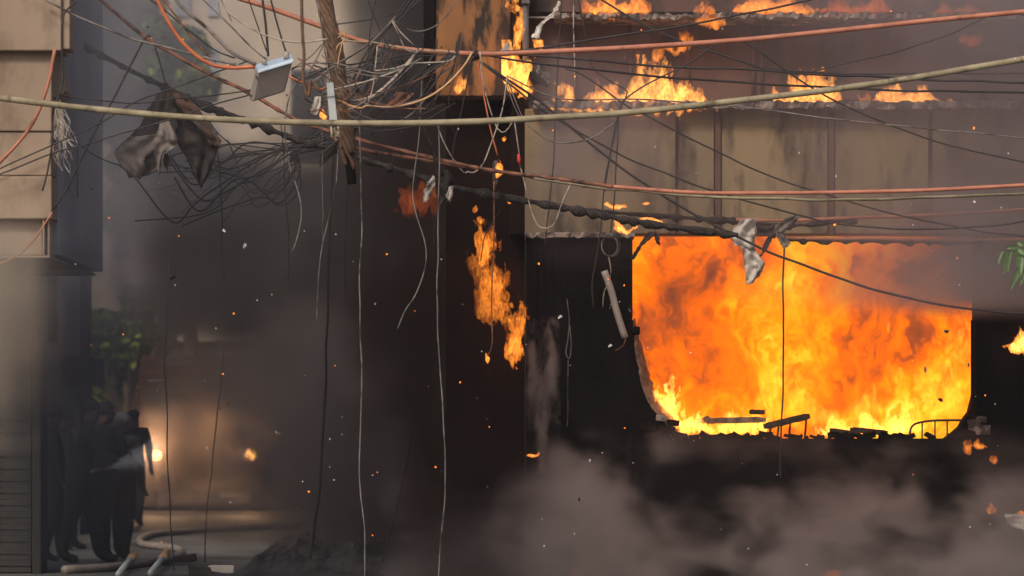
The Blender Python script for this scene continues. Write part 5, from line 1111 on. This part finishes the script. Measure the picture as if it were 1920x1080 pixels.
# the pole: a post wrapped in twisted strands
po = empty('cable_pole', at(630, 300, 31.2)); tag(po, 'leaning post wrapped in thick twisted brown cable strands', 'pole')
axis = spline([at(606, -14, 31.2), at(618, 50, 31.2), at(630, 110, 31.2), at(640, 180, 31.2), at(648, 240, 31.2), at(655, 300, 31.2), at(660, 345, 31.2)], .02)
MB().tube(axis, [m_(9, 31)] * len(axis), 10).build('post', M['soot'], po, True)
for k in range(9):
    r0 = m_(11.5, 31) ; P = []
    for i, p in enumerate(axis):
        if i > len(axis) * (.80 + .02 * (k * 5 % 9)): break
        a = k * 2 * math.pi / 9 + i * .135; rr = r0 * (1 + .12 * math.sin(i * .21 + k * 2))
        P.append(p + Vector((math.cos(a) * rr, math.sin(a) * rr, .004 * math.sin(i + k))))
    MB().tube(P, [m_(4.6 + .9 * math.sin(k * 1.7), 31)] * len(P), 7).build('strand', M['bundle'], po, True)
mb = MB(); rng = random.Random(2)
for k in range(60):
    i = rng.randrange(10, len(axis) - 30); a = rng.uniform(3.4, 6); p = axis[i] + Vector((math.cos(a), math.sin(a), 0)) * m_(15, 31)
    pts = [p]
    for q in range(4): pts.append(pts[-1] + Vector((rng.uniform(-.012, .014), rng.uniform(-.01, .004), -rng.uniform(.01, .04))))
    mb.tube(pts, .0016, 3, False)
tag(mb.build('frayed_fibres', M['bundle'], po), kind='stuff')

# ------------------------------------------------------------------ ash and embers in the air
def flake_mesh(seed, m):
    rng = random.Random(seed); n = 7; V = []
    for k in range(n):
        a = 2 * math.pi * k / n; r = rng.uniform(.4, 1); V.append((math.cos(a) * r, rng.uniform(-.25, .25), math.sin(a) * r * .8))
    me = bpy.data.meshes.new('ash_flake'); me.from_pydata(V + [(0, .2, 0)], [], [(k, (k + 1) % n, n) for k in range(n)] + [tuple(range(n))[::-1]]); me.materials.append(m); return me
EMB = glow_mat('ember_glow', (1, .22, .02), 2.6)
sets = (('ash_flake', M['ash'], [flake_mesh(k, M['ash']) for k in range(5)], 'tiny white ash flake drifting in the smoke', 'ash flake', 'white ash flakes in the air', 120, (1.0, 2.4)),
        ('ember', EMB, [flake_mesh(k + 10, EMB) for k in range(4)], 'tiny glowing orange ember drifting in the air', 'ember', 'glowing embers in the air', 46, (1.0, 2.4)),
        ('soot_flake', M['soottag'], [flake_mesh(k + 20, M['soottag']) for k in range(4)], 'small black soot flake drifting in the air', 'soot flake', 'black soot flakes in the air', 40, (1.2, 3)))
rng = random.Random(99)
for nm, m, ms, lab, cat, grp, cnt, (r0, r1) in sets:
    for k in range(cnt):
        x, y, Y = rng.uniform(110, 1910), rng.uniform(20, 1070), rng.uniform(30, 35)
        s = m_(rng.uniform(r0, r1) * (1.5 if rng.random() < .1 else 1), Y)
        o = bpy.data.objects.new(nm, ms[k % len(ms)]); COL.objects.link(o); o.location = at(x, y, Y); o.scale = (s, s, s * (1.6 if nm == 'ember' else rng.uniform(.7, 1.5))); o.rotation_euler = (rng.uniform(-.5, .5), rng.uniform(0, 6), rng.uniform(-.5, .5))
        tag(o, lab, cat, grp)
for nm, lab, cat, x, y, Y, s, m in (('paper_fragment', 'pinkish paper fragment flying left of the junction box cables', 'paper', 459, 460, 32, 8, 'whitecloth'), ('paper_fragment', 'small white paper bit flying just above the pinkish fragment', 'paper', 419, 432, 32, 6, 'ash'), ('paper_fragment', 'white fluttering scrap in front of the black pier', 'paper', 1050, 594, 34.5, 8, 'ash'), ('paper_fragment', 'white sliver falling near the foot of the conduit', 'paper', 1144, 648, 34.5, 7, 'ash'),
        ('flying_debris', 'dark scrap flying before the yellow fire at the right of the opening', 'debris', 1764, 749, 34.8, 8, 'soottag'), ('flying_debris', 'grey bent scrap flying in the orange fire below the black cable', 'debris', 1775, 622, 34.8, 9, 'greymetal'), ('flying_debris', 'dark curled scrap flying left of the right jamb', 'debris', 1735, 693, 34.8, 8, 'greymetal'), ('flying_debris', 'small grey scrap against the reddish smoke in the opening', 'debris', 1758, 524, 34.8, 7, 'greymetal'), ('flying_debris', 'dark scrap drifting in the dark street smoke', 'debris', 326, 520, 34, 9, 'soottag'), ('flying_debris', 'grey flake beside the right jamb of the opening', 'debris', 1816, 684, 34.8, 6, 'greymetal'), ('flying_debris', 'pale shred on the conduit side of the pier', 'debris', 1180, 580, 35.2, 7, 'greymetal')):
    me = flake_mesh(hash(lab) % 1000 if False else len(lab) * 7, M[m]); o = bpy.data.objects.new(nm, me); COL.objects.link(o); o.location = at(x, y, Y); k = m_(s, Y); o.scale = (k, k, k * .7); o.rotation_euler = (.3, len(lab) * .7, .2); tag(o, lab, cat)

# ------------------------------------------------------------------ thin smoke haze over everything
hm = bpy.data.materials.new('haze'); hm.use_nodes = True; n, l = hm.node_tree.nodes, hm.node_tree.links
n.remove(n['Principled BSDF']); v = n.new('ShaderNodeVolumePrincipled'); v.inputs['Density'].default_value = .0007; v.inputs['Color'].default_value = (.82, .84, .90, 1); v.inputs['Anisotropy'].default_value = .3
l.new(v.outputs[0], n['Material Output'].inputs['Volume'])
tag(MB().box(-40, 40, -5, 160, -1, 22).build('haze', hm), kind='stuff')
